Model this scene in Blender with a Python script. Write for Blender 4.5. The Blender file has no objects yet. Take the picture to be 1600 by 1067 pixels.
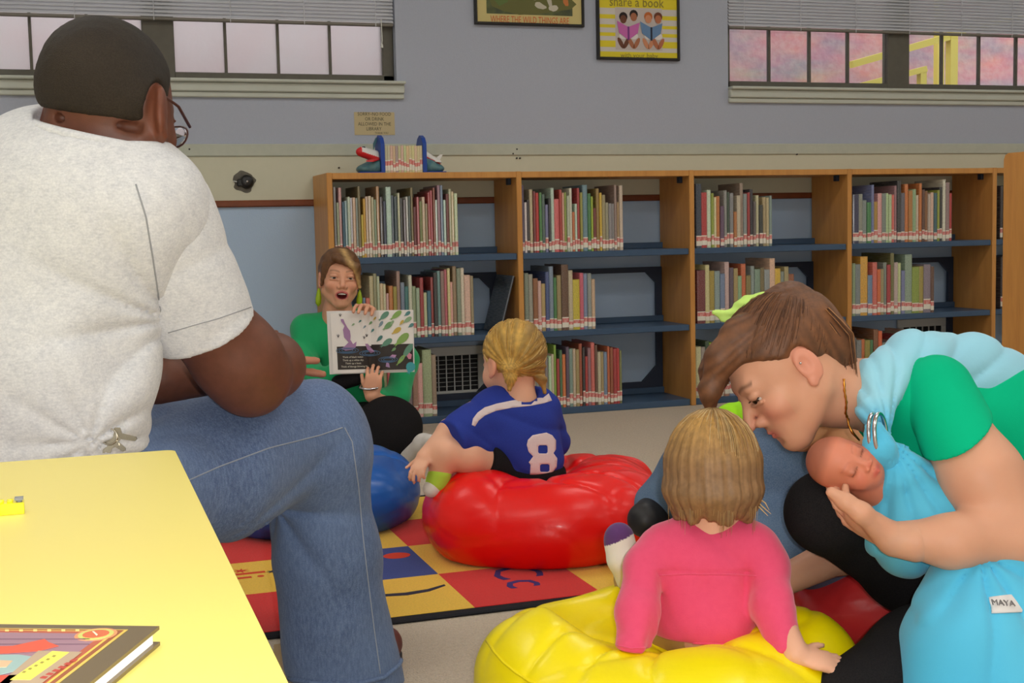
import bpy, math, random
import numpy as np
from mathutils import Vector, Matrix
from mathutils.bvhtree import BVHTree
random.seed(7)
rng = np.random.default_rng(7)
scene = bpy.context.scene
COL = scene.collection

# ------------------------------------------------------------------ camera
F_PX = 2042.2
CAM = np.array([-1.0192, -5.3637, 0.8326])
CR = np.array([0.947487, -0.319056, -0.021696])    # camera right
CU = np.array([0.048376, 0.075936, 0.995938])      # camera up
CF = np.array([0.316113, 0.944689, -0.087384])     # camera forward
cam_data = bpy.data.cameras.new('camera')
cam = bpy.data.objects.new('camera', cam_data)
COL.objects.link(cam)
cam_data.sensor_fit = 'HORIZONTAL'
cam_data.sensor_width = 36.0
cam_data.lens = F_PX / 1600 * 36.0
cam_data.clip_start = 0.02
cam.matrix_world = Matrix(((CR[0], CU[0], -CF[0], CAM[0]), (CR[1], CU[1], -CF[1], CAM[1]), (CR[2], CU[2], -CF[2], CAM[2]), (0, 0, 0, 1)))
scene.camera = cam

# ------------------------------------------------------------------ light and exposure
scene.view_settings.view_transform = 'Standard'
scene.view_settings.look = 'None'
scene.view_settings.exposure = 0.0
scene.view_settings.gamma = 1.0
scene.view_settings.use_curve_mapping = False
LAMP_STRENGTH = 6.0        # ceiling fluorescents
FLASH_W = 64.0             # the camera's own flash
SKY_STRENGTH = 1.75
world = bpy.data.worlds.new('overcast_sky')
scene.world = world
world.use_nodes = True
_bg = world.node_tree.nodes['Background']
_bg.inputs[0].default_value = (0.93, 0.94, 0.97, 1)
_bg.inputs[1].default_value = SKY_STRENGTH
_fl = bpy.data.lights.new('camera_flash', 'POINT')
_fl.energy = FLASH_W
_fl.shadow_soft_size = 0.012
_fl.color = (1.0, 0.975, 0.94)
_flo = bpy.data.objects.new('camera_flash', _fl)
COL.objects.link(_flo)
_flo.location = Vector(CAM + CR * 0.045 + CU * 0.02 + CF * 0.01)

# ------------------------------------------------------------------ helpers
def lin(c):
    c = c / 255.0
    return c / 12.92 if c <= 0.04045 else ((c + 0.055) / 1.055) ** 2.4
def rgb(r, g, b):
    return (lin(r), lin(g), lin(b), 1.0)
def P(px, py, d):
    """the point seen at pixel (px, py), d metres in front of the lens"""
    return CAM + (CF + CR * (px - 800) / F_PX - CU * (py - 533.5) / F_PX) * d
def on_y(px, py, Y):
    r = CF + CR * (px - 800) / F_PX - CU * (py - 533.5) / F_PX
    return CAM + r * ((Y - CAM[1]) / r[1])
def on_z(px, py, Z):
    r = CF + CR * (px - 800) / F_PX - CU * (py - 533.5) / F_PX
    return CAM + r * ((Z - CAM[2]) / r[2])
def px_m(n, d):
    return n * d / F_PX

MATS = {}
def mat(name, color, rough=0.6, spec=0.4, metal=0.0, noise=None, bump=None, attr=False, objcol=False, sheen=0.0,
        emit=0.0, sss=0.0, coat=0.0, wave=None, alpha=None, trans=0.0):
    """procedural material. noise=(scale, amount, color2); bump=(scale, strength, distance); wave=(scale, distortion, amount, color2, axis)"""
    if name in MATS:
        return MATS[name]
    m = bpy.data.materials.new(name)
    m.use_nodes = True
    nt = m.node_tree
    N, L = nt.nodes, nt.links
    b = N['Principled BSDF']
    b.inputs['Roughness'].default_value = rough
    b.inputs['Specular IOR Level'].default_value = spec
    b.inputs['Metallic'].default_value = metal
    if coat: b.inputs['Coat Weight'].default_value = coat; b.inputs['Coat Roughness'].default_value = 0.15
    if sheen: b.inputs['Sheen Weight'].default_value = sheen
    if trans: b.inputs['Transmission Weight'].default_value = trans
    if sss:
        b.inputs['Subsurface Weight'].default_value = sss
        b.inputs['Subsurface Radius'].default_value = (0.012, 0.005, 0.003)
        b.inputs['Subsurface Scale'].default_value = 0.5
    tc = N.new('ShaderNodeTexCoord')
    src = None
    if attr:
        a = N.new('ShaderNodeAttribute'); a.attribute_name = 'tint'
        src = a.outputs['Color']
    elif objcol:
        a = N.new('ShaderNodeObjectInfo')
        src = a.outputs['Color']
    def mixed(fac, amount, c2, src):
        mx = N.new('ShaderNodeMix'); mx.data_type = 'RGBA'
        mm = N.new('ShaderNodeMath'); mm.operation = 'MULTIPLY'; mm.inputs[1].default_value = amount
        L.new(fac, mm.inputs[0]); L.new(mm.outputs[0], mx.inputs[0])
        if src is None: mx.inputs[6].default_value = color
        else: L.new(src, mx.inputs[6])
        mx.inputs[7].default_value = c2
        return mx.outputs[2]
    if noise:
        for nz in (noise if isinstance(noise, list) else [noise]):
            t = N.new('ShaderNodeTexNoise'); t.inputs['Scale'].default_value = nz[0]; t.inputs['Detail'].default_value = 5
            L.new(tc.outputs['Object'], t.inputs['Vector'])
            if len(nz) > 3:
                mp = N.new('ShaderNodeMapping'); mp.inputs['Scale'].default_value = nz[3]
                L.new(tc.outputs['Object'], mp.inputs[0]); L.new(mp.outputs[0], t.inputs['Vector'])
            rr = N.new('ShaderNodeMapRange'); rr.inputs[1].default_value = 0.36; rr.inputs[2].default_value = 0.64
            L.new(t.outputs[0], rr.inputs[0])
            src = mixed(rr.outputs[0], nz[1], nz[2], src)
    if wave:
        t = N.new('ShaderNodeTexWave'); t.inputs['Scale'].default_value = wave[0]; t.inputs['Distortion'].default_value = wave[1]
        t.bands_direction = wave[4] if len(wave) > 4 else 'X'
        t.inputs['Detail'].default_value = 3
        L.new(tc.outputs['Object'], t.inputs['Vector'])
        src = mixed(t.outputs[1], wave[2], wave[3], src)
    if src is None: b.inputs['Base Color'].default_value = color
    else: L.new(src, b.inputs['Base Color'])
    if bump:
        t = N.new('ShaderNodeTexNoise'); t.inputs['Scale'].default_value = bump[0]; t.inputs['Detail'].default_value = 4
        L.new(tc.outputs['Object'], t.inputs['Vector'])
        bp = N.new('ShaderNodeBump'); bp.inputs['Strength'].default_value = bump[1]; bp.inputs['Distance'].default_value = bump[2]
        L.new(t.outputs[0], bp.inputs['Height']); L.new(bp.outputs[0], b.inputs['Normal'])
    if emit:
        b.inputs['Emission Color'].default_value = color; b.inputs['Emission Strength'].default_value = emit
    if alpha is not None: b.inputs['Alpha'].default_value = alpha
    MATS[name] = m
    return m

def tag(o, label=None, cat=None, group=None, kind=None):
    if label: o['label'] = label
    if cat: o['category'] = cat
    if group: o['group'] = group
    if kind: o['kind'] = kind
    return o
def empty(name, loc, label=None, cat=None, group=None, rz=0.0):
    o = bpy.data.objects.new(name, None)
    COL.objects.link(o)
    o.location = Vector(loc); o.rotation_euler = (0, 0, rz)
    o.empty_display_size = 0.05
    return tag(o, label, cat, group)
def link(name, me, parent=None):
    o = bpy.data.objects.new(name, me)
    COL.objects.link(o)
    if parent is not None:
        o.parent = parent
        o.matrix_parent_inverse = world_of(parent).inverted()
    return o
def world_of(o):
    M = o.matrix_basis.copy()
    return M if o.parent is None else world_of(o.parent) @ o.matrix_parent_inverse @ M

class MB:
    """collects boxes, tubes and prisms and links them as ONE mesh object"""
    def __init__(s): s.v = []; s.f = []; s.m = []
    def add(s, verts, faces, mi=0):
        n = len(s.v)
        s.v += [tuple(map(float, p)) for p in verts]
        s.f += [tuple(n + i for i in f) for f in faces]
        s.m += [mi] * len(faces)
        return s
    def box(s, x0, x1, y0, y1, z0, z1, mi=0):
        v = [(x, y, z) for z in (z0, z1) for y in (y0, y1) for x in (x0, x1)]
        return s.add(v, [(0, 2, 3, 1), (4, 5, 7, 6), (0, 1, 5, 4), (2, 6, 7, 3), (0, 4, 6, 2), (1, 3, 7, 5)], mi)
    def bbox(s, x0, x1, y0, y1, z0, z1, b=0.003, mi=0):
        """box with chamfered edges"""
        b = min(b, (x1 - x0) * .45, (y1 - y0) * .45, (z1 - z0) * .45)
        X = (x0, x1); Y = (y0, y1); Z = (z0, z1)
        vid = {}; v = []
        for i in (0, 1):
            for j in (0, 1):
                for k in (0, 1):
                    sx = 1 - 2 * i; sy = 1 - 2 * j; sz = 1 - 2 * k
                    for a, p in (('x', (X[i], Y[j] + sy * b, Z[k] + sz * b)), ('y', (X[i] + sx * b, Y[j], Z[k] + sz * b)), ('z', (X[i] + sx * b, Y[j] + sy * b, Z[k]))):
                        vid[i, j, k, a] = len(v); v.append(p)
        f = []
        g = lambda i, j, k, a: vid[i, j, k, a]
        for i in (0, 1):
            f.append((g(i, 0, 0, 'x'), g(i, 1, 0, 'x'), g(i, 1, 1, 'x'), g(i, 0, 1, 'x')))
            f.append((g(0, i, 0, 'y'), g(1, i, 0, 'y'), g(1, i, 1, 'y'), g(0, i, 1, 'y')))
            f.append((g(0, 0, i, 'z'), g(1, 0, i, 'z'), g(1, 1, i, 'z'), g(0, 1, i, 'z')))
            for j in (0, 1):
                f.append((g(i, j, 0, 'x'), g(i, j, 0, 'y'), g(i, j, 1, 'y'), g(i, j, 1, 'x')))
                f.append((g(i, 0, j, 'x'), g(i, 0, j, 'z'), g(i, 1, j, 'z'), g(i, 1, j, 'x')))
                f.append((g(0, i, j, 'y'), g(0, i, j, 'z'), g(1, i, j, 'z'), g(1, i, j, 'y')))
                for k in (0, 1):
                    f.append((g(i, j, k, 'x'), g(i, j, k, 'y'), g(i, j, k, 'z')))
        return s.add(v, f, mi)
    def tube(s, pts, r, n=8, mi=0, closed=False, flat=None):
        pts = [np.array(p, float) for p in pts]
        rs = r if hasattr(r, '__len__') else [r] * len(pts)
        v = []; prev = None
        m = len(pts)
        for i, p in enumerate(pts):
            if closed: t = pts[(i + 1) % m] - pts[i - 1]
            else: t = pts[min(i + 1, m - 1)] - pts[max(i - 1, 0)]
            t = t / (np.linalg.norm(t) + 1e-12)
            if prev is None:
                a = np.array([0, 0, 1.0]) if abs(t[2]) < 0.9 else np.array([1.0, 0, 0])
            else: a = prev
            u = a - t * (a @ t); u /= (np.linalg.norm(u) + 1e-12); prev = u
            w = np.cross(t, u)
            for k in range(n):
                an = 2 * math.pi * k / n
                v.append(p + (u * math.cos(an) + w * math.sin(an) * (flat or 1)) * rs[i])
        f = []
        for i in range(m if closed else m - 1):
            for k in range(n):
                j = (i + 1) % m
                f.append((i * n + k, i * n + (k + 1) % n, j * n + (k + 1) % n, j * n + k))
        if not closed:
            f.append(tuple(range(n - 1, -1, -1))); f.append(tuple((m - 1) * n + k for k in range(n)))
        return s.add(v, f, mi)
    def prism(s, poly, o, u, w, t, mi=0):
        """polygon (list of 2D) in the plane o + a*u + b*w, extruded by vector t"""
        o, u, w, t = (np.array(q, float) for q in (o, u, w, t))
        n = len(poly)
        a = [o + p[0] * u + p[1] * w for p in poly]
        return s.add(a + [q + t for q in a], [tuple(range(n - 1, -1, -1)), tuple(range(n, 2 * n))] + [(i, (i + 1) % n, n + (i + 1) % n, n + i) for i in range(n)], mi)
    def lathe(s, c, prof, n=16, mi=0, axis=None):
        """profile [(r, h)] turned about the axis through c (default z)"""
        c = np.array(c, float)
        ax = np.array(axis if axis is not None else (0, 0, 1.0), float); ax /= np.linalg.norm(ax)
        a = np.array([1.0, 0, 0]) if abs(ax[0]) < 0.9 else np.array([0, 1.0, 0])
        u = a - ax * (a @ ax); u /= np.linalg.norm(u); w = np.cross(ax, u)
        v = [c + ax * h + (u * math.cos(2 * math.pi * k / n) + w * math.sin(2 * math.pi * k / n)) * r for r, h in prof for k in range(n)]
        m = len(prof)
        f = [(i * n + k, i * n + (k + 1) % n, (i + 1) * n + (k + 1) % n, (i + 1) * n + k) for i in range(m - 1) for k in range(n)]
        f.append(tuple(range(n - 1, -1, -1))); f.append(tuple((m - 1) * n + k for k in range(n)))
        return s.add(v, f, mi)
    def build(s, name, mats, parent=None, smooth=False):
        me = bpy.data.meshes.new(name)
        me.from_pydata(s.v, [], s.f)
        for m in (mats if isinstance(mats, (list, tuple)) else [mats]): me.materials.append(m)
        me.polygons.foreach_set('material_index', s.m)
        if smooth: me.polygons.foreach_set('use_smooth', [True] * len(s.f))
        me.validate(); me.update()
        import bmesh
        bm = bmesh.new(); bm.from_mesh(me); bmesh.ops.recalc_face_normals(bm, faces=bm.faces); bm.to_mesh(me); bm.free()
        return link(name, me, parent)

def text_mesh(name, body, size, mat_, M, parent=None, extrude=0.0006, align='CENTER', spacing=1.0, line=1.0, squeeze=1.0, shear=0.0):
    cu = bpy.data.curves.new(name, 'FONT')
    cu.body = body; cu.size = size; cu.extrude = extrude; cu.align_x = align; cu.align_y = 'CENTER'
    cu.space_character = spacing; cu.space_line = line; cu.resolution_u = 2; cu.shear = shear
    o = bpy.data.objects.new(name, cu); COL.objects.link(o)
    me = bpy.data.meshes.new_from_object(o.evaluated_get(bpy.context.evaluated_depsgraph_get()))
    bpy.data.objects.remove(o); bpy.data.curves.remove(cu)
    me.name = name
    me.transform(Matrix.Diagonal((squeeze, 1, 1, 1)))
    me.transform(M)
    me.materials.clear(); me.materials.append(mat_)
    return link(name, me, parent)
def frame_m(o, u, w):
    """matrix with local x along u, local y along w, origin o"""
    u = Vector(u).normalized(); w = Vector(w); n = u.cross(w).normalized(); w = n.cross(u)
    return Matrix(((u.x, w.x, n.x, o[0]), (u.y, w.y, n.y, o[1]), (u.z, w.z, n.z, o[2]), (0, 0, 0, 1)))

# ------------------------------------------------------------------ smooth bodies: signed-distance shapes meshed by surface nets
def _n(v):
    v = np.asarray(v, float); return v / (np.linalg.norm(v) + 1e-12)
def axes(fwd, up):
    """rows: right, forward, up"""
    f = _n(fwd); u = np.asarray(up, float); r = _n(np.cross(f, u)); u = np.cross(r, f)
    return np.array([r, f, u])
class Ell:
    def __init__(s, c, r, A=None):
        s.c = np.asarray(c, float); s.r = np.asarray(r if hasattr(r, '__len__') else (r, r, r), float); s.A = A
        if A is None: e = s.r
        else: e = np.sqrt(((np.abs(A) * s.r[:, None]) ** 2).sum(0))
        s.lo = s.c - e; s.hi = s.c + e
    def __call__(s, X):
        q = X - s.c
        if s.A is not None: q = q @ s.A.T
        k0 = np.linalg.norm(q / s.r, axis=-1); k1 = np.linalg.norm(q / (s.r * s.r), axis=-1)
        return k0 * (k0 - 1.0) / (k1 + 1e-9)
class Cone:
    def __init__(s, a, b, ra, rb, sq=None):
        """round cone; sq=(axis, factor) squashes it along an axis"""
        s.a = np.asarray(a, float); s.b = np.asarray(b, float); s.ra = ra; s.rb = rb; s.sq = sq
        s.lo = np.minimum(s.a - ra, s.b - rb); s.hi = np.maximum(s.a + ra, s.b + rb)
    def __call__(s, X):
        ba = s.b - s.a; L = ba @ ba + 1e-12
        pa = X - s.a
        if s.sq is not None:
            n = _n(s.sq[0]); pa = pa + np.outer((pa @ n) * (1 / s.sq[1] - 1), n).reshape(pa.shape)
        h = np.clip(pa @ ba / L, 0, 1)
        h2 = h * h * (3 - 2 * h) * 0.35 + h * 0.65
        return np.linalg.norm(pa - h[..., None] * ba, axis=-1) - (s.ra + (s.rb - s.ra) * h2)
class Box:
    def __init__(s, c, half, A=None, rad=0.0):
        s.c = np.asarray(c, float); s.h = np.asarray(half, float); s.A = np.eye(3) if A is None else A; s.rad = rad
        e = (np.abs(s.A) * s.h[:, None]).sum(0) + 0.0
        s.lo = s.c - e; s.hi = s.c + e
    def __call__(s, X):
        q = np.abs((X - s.c) @ s.A.T) - (s.h - s.rad)
        return np.linalg.norm(np.maximum(q, 0), axis=-1) + np.minimum(q.max(-1), 0) - s.rad
class Plane:
    """half space on the side the normal points to is OUTSIDE (positive)"""
    def __init__(s, o, n): s.o = np.asarray(o, float); s.n = _n(n); s.lo = s.hi = None
    def __call__(s, X): return (X - s.o) @ s.n
class Sdf:
    def __init__(s): s.ops = []
    def add(s, p, k=0.01): s.ops.append(('u', p, k)); return s
    def cut(s, p, k=0.004): s.ops.append(('d', p, k)); return s
    def keep(s, p, k=0.003): s.ops.append(('i', p, k)); return s
    def disp(s, fn): s.ops.append(('f', fn, 0)); return s
    def chain(s, pts, rs, k=0.01):
        for i in range(len(pts) - 1): s.add(Cone(pts[i], pts[i + 1], rs[i], rs[i + 1]), k if i == 0 else max(k, 0.3 * rs[i]))
        return s
    def mesh(s, h, pad=0.02):
        lo = np.min([o[1].lo for o in s.ops if o[0] == 'u'], 0) - pad
        hi = np.max([o[1].hi for o in s.ops if o[0] == 'u'], 0) + pad
        ax = [np.arange(lo[i], hi[i] + h, h) for i in range(3)]
        D = np.full([len(a) for a in ax], 1.0, np.float32)
        def sl(p, m):
            out = []
            for i in range(3):
                a = max(0, int(math.floor((p.lo[i] - m - lo[i]) / h))); b = min(len(ax[i]), int(math.ceil((p.hi[i] + m - lo[i]) / h)) + 1)
                out.append(slice(a, b))
            return tuple(out)
        def pts(q):
            return np.stack(np.meshgrid(*[ax[i][q[i]] for i in range(3)], indexing='ij'), -1)
        for op, p, k in s.ops:
            if op == 'u':
                q = sl(p, k + 3 * h); d = p(pts(q)); o = D[q]
                t = np.maximum(k - np.abs(d - o), 0) / max(k, 1e-9)
                D[q] = np.minimum(d, o) - t * t * k * 0.25
            elif op == 'd':
                if getattr(p, 'lo', None) is None: q = (slice(None),) * 3
                else: q = sl(p, k + 3 * h)
                d = -p(pts(q)); o = D[q]
                t = np.maximum(k - np.abs(d - o), 0) / max(k, 1e-9)
                D[q] = np.maximum(d, o) + t * t * k * 0.25
            elif op == 'i':
                m = D < 0.5
                idx = np.argwhere(m); X = lo + idx * h
                d = p(X); o = D[m]
                t = np.maximum(k - np.abs(d - o), 0) / max(k, 1e-9)
                D[m] = np.maximum(d, o) + t * t * k * 0.25
            else:
                m = np.abs(D) < 0.06
                idx = np.argwhere(m); X = lo + idx * h
                D[m] += p(X).astype(np.float32)
        return nets(D, lo, h)
def nets(D, lo, h):
    S = D < 0
    nx, ny, nz = D.shape
    cs = sum(S[i:nx - 1 + i, j:ny - 1 + j, k:nz - 1 + k].astype(np.int8) for i in (0, 1) for j in (0, 1) for k in (0, 1))
    act = (cs > 0) & (cs < 8)
    idx = np.argwhere(act)
    vid = np.full(act.shape, -1, np.int32); vid[act] = np.arange(len(idx))
    acc = np.zeros((len(idx), 3)); cnt = np.zeros(len(idx))
    C = [(i, j, k) for i in (0, 1) for j in (0, 1) for k in (0, 1)]
    for a in C:
        for b in C:
            if sum(b) - sum(a) == 1 and all(b[i] >= a[i] for i in range(3)):
                A = idx + a; B = idx + b
                da = D[A[:, 0], A[:, 1], A[:, 2]]; db = D[B[:, 0], B[:, 1], B[:, 2]]
                m = (da < 0) != (db < 0)
                t = np.where(m, da / (da - db + 1e-12), 0)
                t = np.clip(t, 0.02, 0.98)
                p = np.array(a) + (np.array(b) - np.array(a)) * t[:, None]
                acc[m] += p[m]; cnt[m] += 1
    V = lo + (idx + acc / cnt[:, None]) * h
    F = []
    for axn in range(3):
        e = [0, 0, 0]; e[axn] = 1
        s0 = S[:nx - e[0], :ny - e[1], :nz - e[2]]; s1 = S[e[0]:, e[1]:, e[2]:]
        b, c = [(1, 2), (2, 0), (0, 1)][axn]
        E = np.argwhere(s0 != s1)
        ok = (E[:, b] > 0) & (E[:, c] > 0) & (E[:, b] < act.shape[b]) & (E[:, c] < act.shape[c]) & (E[:, axn] < act.shape[axn])
        E = E[ok]
        flip = s0[E[:, 0], E[:, 1], E[:, 2]]
        def g(ob, oc):
            Q = E.copy(); Q[:, b] += ob; Q[:, c] += oc
            return vid[Q[:, 0], Q[:, 1], Q[:, 2]]
        q = np.stack([g(-1, -1), g(0, -1), g(0, 0), g(-1, 0)], 1)
        q[~flip] = q[~flip][:, ::-1]
        F.append(q)
    F = np.concatenate(F)
    return V, F[(F >= 0).all(1)]
def relax(V, F, it=2, lam=0.5):
    e = np.concatenate([F[:, [0, 1]], F[:, [1, 2]], F[:, [2, 3]], F[:, [3, 0]]])
    for _ in range(it):
        for l in (lam, -lam * 0.9):
            s = np.zeros_like(V); c = np.zeros(len(V))
            for a, b in ((0, 1), (1, 0)):
                for k in range(3): s[:, k] += np.bincount(e[:, a], V[e[:, b], k], len(V))
                c += np.bincount(e[:, a], minlength=len(V))
            V = V + l * (s / np.maximum(c, 1)[:, None] - V)
    return V
def body(name, sdf, h, material, parent=None, tint=None, smooth_it=3, extra=None):
    """one continuous mesh from a shape; tint(points) -> rgb per vertex; extra = finer shapes joined into the same mesh"""
    parts = [(sdf, h)] + (extra or [])
    VV = []; FF = []; n = 0
    for s_, h_ in parts:
        V, Q = s_.mesh(h_)
        V = relax(V, Q, smooth_it)
        VV.append(V); FF.append(Q + n); n += len(V)
    V = np.concatenate(VV); Q = np.concatenate(FF)
    me = bpy.data.meshes.new(name)
    me.vertices.add(len(V)); me.vertices.foreach_set('co', V.astype(np.float32).ravel())
    me.loops.add(len(Q) * 4); me.loops.foreach_set('vertex_index', Q.astype(np.int32).ravel())
    me.polygons.add(len(Q)); me.polygons.foreach_set('loop_start', np.arange(0, len(Q) * 4, 4, dtype=np.int32))
    me.polygons.foreach_set('use_smooth', np.ones(len(Q), bool))
    me.update(calc_edges=True)
    me.materials.append(material)
    if tint is not None:
        c = np.ones((len(V), 4), np.float32); c[:, :3] = tint(V)
        at = me.color_attributes.new('tint', 'FLOAT_COLOR', 'POINT'); at.data.foreach_set('color', c.ravel())
    return link(name, me, parent)
def mul_noise(X, sc, seed=0):
    """cheap smooth pseudo noise in -1..1"""
    x, y, z = X[..., 0] * sc, X[..., 1] * sc, X[..., 2] * sc
    s = seed * 1.7
    return (np.sin(x * 1.3 + 1.9 * np.sin(y * .9 + s) + s) + np.sin(y * 1.7 + 1.6 * np.sin(z * 1.1 + s * 2) + 2 * s) + np.sin(z * 1.5 + 1.8 * np.sin(x * .8 - s) - s)) / 3.0
def folds(X, dirs, sc, sharp=1.0):
    """ridged folds running across direction dirs"""
    t = X @ np.asarray(_n(dirs)) * sc
    w = 1.0 - np.abs(np.sin(t + 1.2 * mul_noise(X, sc * 0.35, 3)))
    return w ** sharp
def bvh_of(o):
    me = o.data
    M = world_of(o)
    return BVHTree.FromPolygons([M @ v.co for v in me.vertices], [tuple(p.vertices) for p in me.polygons])
def surf(bvh, px, py, off=0.0):
    """where the line of sight through a pixel meets a surface"""
    d = _n(CF + CR * (px - 800) / F_PX - CU * (py - 533.5) / F_PX)
    h = bvh.ray_cast(Vector(CAM), Vector(d))
    if h[0] is None: return None, None
    n = np.array(h[1]); 
    if n @ d > 0: n = -n
    return np.array(h[0]) + n * off, n
def on_surface(bvh, pix, off=0.001):
    out = []
    for p in pix:
        q, n = surf(bvh, p[0], p[1], off)
        if q is not None: out.append(q)
    return out
def decal(name, bvh, poly, off, thick, material, parent, grid=3.0, hole=None):
    """a thin piece of cloth or print lying on a curved surface: the outline `poly` (pixels) laid on it, with real thickness"""
    poly = np.array(poly, float)
    def inside(x, y, pg):
        c = False; n = len(pg)
        for i in range(n):
            x1, y1 = pg[i]; x2, y2 = pg[i - 1]
            if (y1 > y) != (y2 > y) and x < (x2 - x1) * (y - y1) / (y2 - y1) + x1: c = not c
        return c
    import bmesh
    from mathutils.geometry import delaunay_2d_cdt
    loops = [poly] + [np.array(q, float) for q in (hole or [])]
    v = []; e = []
    for lp in loops:
        dense = []
        for i in range(len(lp)):
            a, b = lp[i], lp[(i + 1) % len(lp)]
            m = max(1, int(np.linalg.norm(b - a) / grid))
            for k in range(m): dense.append(a + (b - a) * k / m)
        n0 = len(v); v += [tuple(p) for p in dense]
        e += [(n0 + i, n0 + (i + 1) % len(dense)) for i in range(len(dense))]
    lo = poly.min(0); hi = poly.max(0)
    for x in np.arange(lo[0] + grid * .5, hi[0], grid):
        for y in np.arange(lo[1] + grid * .5, hi[1], grid):
            if inside(x, y, poly): v.append((x, y))
    r = delaunay_2d_cdt([Vector(p) for p in v], e, [], 0, 0.01)
    V2, _, F2 = r[0], r[1], r[2]
    keep = []
    for f in F2:
        c = sum((V2[i] for i in f), Vector((0, 0))) / len(f)
        if inside(c.x, c.y, poly) and not any(inside(c.x, c.y, q) for q in loops[1:]): keep.append(tuple(f))
    top = []; bot = []; bad = set()
    for i, p in enumerate(V2):
        q, n = surf(bvh, p.x, p.y, 0)
        if q is None: bad.add(i); top.append((0, 0, 0)); bot.append((0, 0, 0)); continue
        top.append(tuple(q + n * (off + thick))); bot.append(tuple(q + n * (off - 0.001)))
    keep = [f for f in keep if not any(i in bad for i in f)]
    n = len(top)
    cnt = {}
    for f in keep:
        for i in range(len(f)):
            cnt[(f[i], f[(i + 1) % len(f)])] = 1
    faces = list(keep) + [tuple(n + i for i in reversed(f)) for f in keep]
    faces += [(b, a, n + a, n + b) for a, b in cnt if (b, a) not in cnt]
    mb = MB(); mb.add(top + bot, faces)
    return mb.build(name, material, parent, smooth=True)
# ================================================================== the room
YW = 0.335                     # face of the back wall
X0, X1, Y0, ZC = -3.3, 5.6, -8.2, 2.95
def struct(o): o['kind'] = 'structure'; return o
m_wall_up = mat('wall_paint_upper', rgb(174, 180, 195), 0.85, 0.2, noise=[(1.3, 0.25, rgb(166, 172, 188)), (160, 0.15, rgb(188, 194, 208))], bump=(220, 0.25, 0.002))
m_wall_low = mat('wall_paint_lower', rgb(180, 202, 228), 0.8, 0.25, noise=[(2.0, 0.3, rgb(172, 192, 220)), (150, 0.12, rgb(165, 190, 225))], bump=(220, 0.25, 0.002))
m_beige = mat('beige_board', rgb(206, 204, 182), 0.6, 0.3, noise=[(3, 0.3, rgb(196, 196, 174)), (40, 0.15, rgb(214, 210, 190))])
m_beige2 = mat('beige_ledge', rgb(186, 190, 176), 0.6, 0.3, noise=[(9, 0.4, rgb(172, 178, 166)), (40, 0.2, rgb(200, 202, 188))])
m_rail = mat('dark_wood_rail', rgb(128, 66, 34), 0.4, 0.4, noise=(14, 0.4, rgb(100, 48, 24)))
m_white = mat('white_paint', rgb(222, 222, 216), 0.8, 0.2, noise=(4, 0.2, rgb(210, 210, 204)))
m_ceil = mat('ceiling_tile', rgb(226, 226, 220), 0.9, 0.1, noise=(120, 0.3, rgb(200, 200, 196)), bump=(160, 0.3, 0.003))
m_carpet = mat('carpet', rgb(214, 192, 164), 0.95, 0.1, noise=[(260, 0.6, rgb(150, 138, 126)), (90, 0.35, rgb(222, 208, 192)), (3, 0.25, rgb(190, 178, 162))], bump=(300, 0.7, 0.006), sheen=0.2)
m_frame = mat('window_metal', rgb(96, 92, 82), 0.5, 0.4, noise=(30, 0.3, rgb(80, 76, 68)))
m_sill = mat('sill_paint', rgb(196, 200, 190), 0.5, 0.3, noise=(6, 0.3, rgb(182, 186, 176)))
m_pane = mat('window_glass', (1, 1, 1, 1), 0.0, 0.5, trans=1.0)
m_blind = mat('blind_slat', rgb(206, 208, 214), 0.5, 0.4)
m_blindbar = mat('blind_bar', rgb(120, 116, 108), 0.5, 0.4)

floor = struct(MB().box(X0, X1, Y0, YW + 0.1, -0.1, 0).build('floor', m_carpet))
struct(MB().box(X0, X1, Y0, YW + 0.1, ZC, ZC + 0.1).build('ceiling', m_ceil))
struct(MB().box(X0 - 0.1, X0, Y0, YW + 0.1, 0, ZC).build('wall_left', m_white))
struct(MB().box(X1, X1 + 0.1, Y0, YW + 0.1, 0, ZC).build('wall_right', m_white))
struct(MB().box(X0, X1, Y0 - 0.1, Y0, 0, ZC).build('wall_front', m_white))

# back wall with its two window openings
WL = (-2.30, 0.378)           # window 1 left and right edge of the opening
WR = (2.012, 5.0)
WZ0, WZ1 = 1.478, 2.35
TH = 0.16
mb = MB()
mb.box(X0, WL[0], YW, YW + TH, 1.20, ZC); mb.box(WL[1], WR[0], YW, YW + TH, 1.20, ZC); mb.box(WR[1], X1, YW, YW + TH, 1.20, ZC)
for a, b in (WL, WR):
    mb.box(a, b, YW, YW + TH, 1.20, WZ0); mb.box(a, b, YW, YW + TH, WZ1, ZC)
mb.box(X0, X1, YW, YW + TH, 0, 0.96, 1)
mb.box(X0, X1, YW + 0.004, YW + TH, 0.96, 1.20, 1)
wall_back = struct(mb.build('wall_back', [m_wall_up, m_wall_low]))
struct(MB().box(X0, X1, YW - 0.006, YW + 0.02, 0.968, 1.158).build('trim_1', m_beige))
struct(MB().bbox(X0, X1, YW - 0.014, YW + 0.02, 1.156, 1.209, 0.004).build('trim_2', m_beige2))
struct(MB().bbox(X0, X1, YW - 0.016, YW + 0.02, 0.941, 0.97, 0.005).build('trim_3', m_rail))
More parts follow.
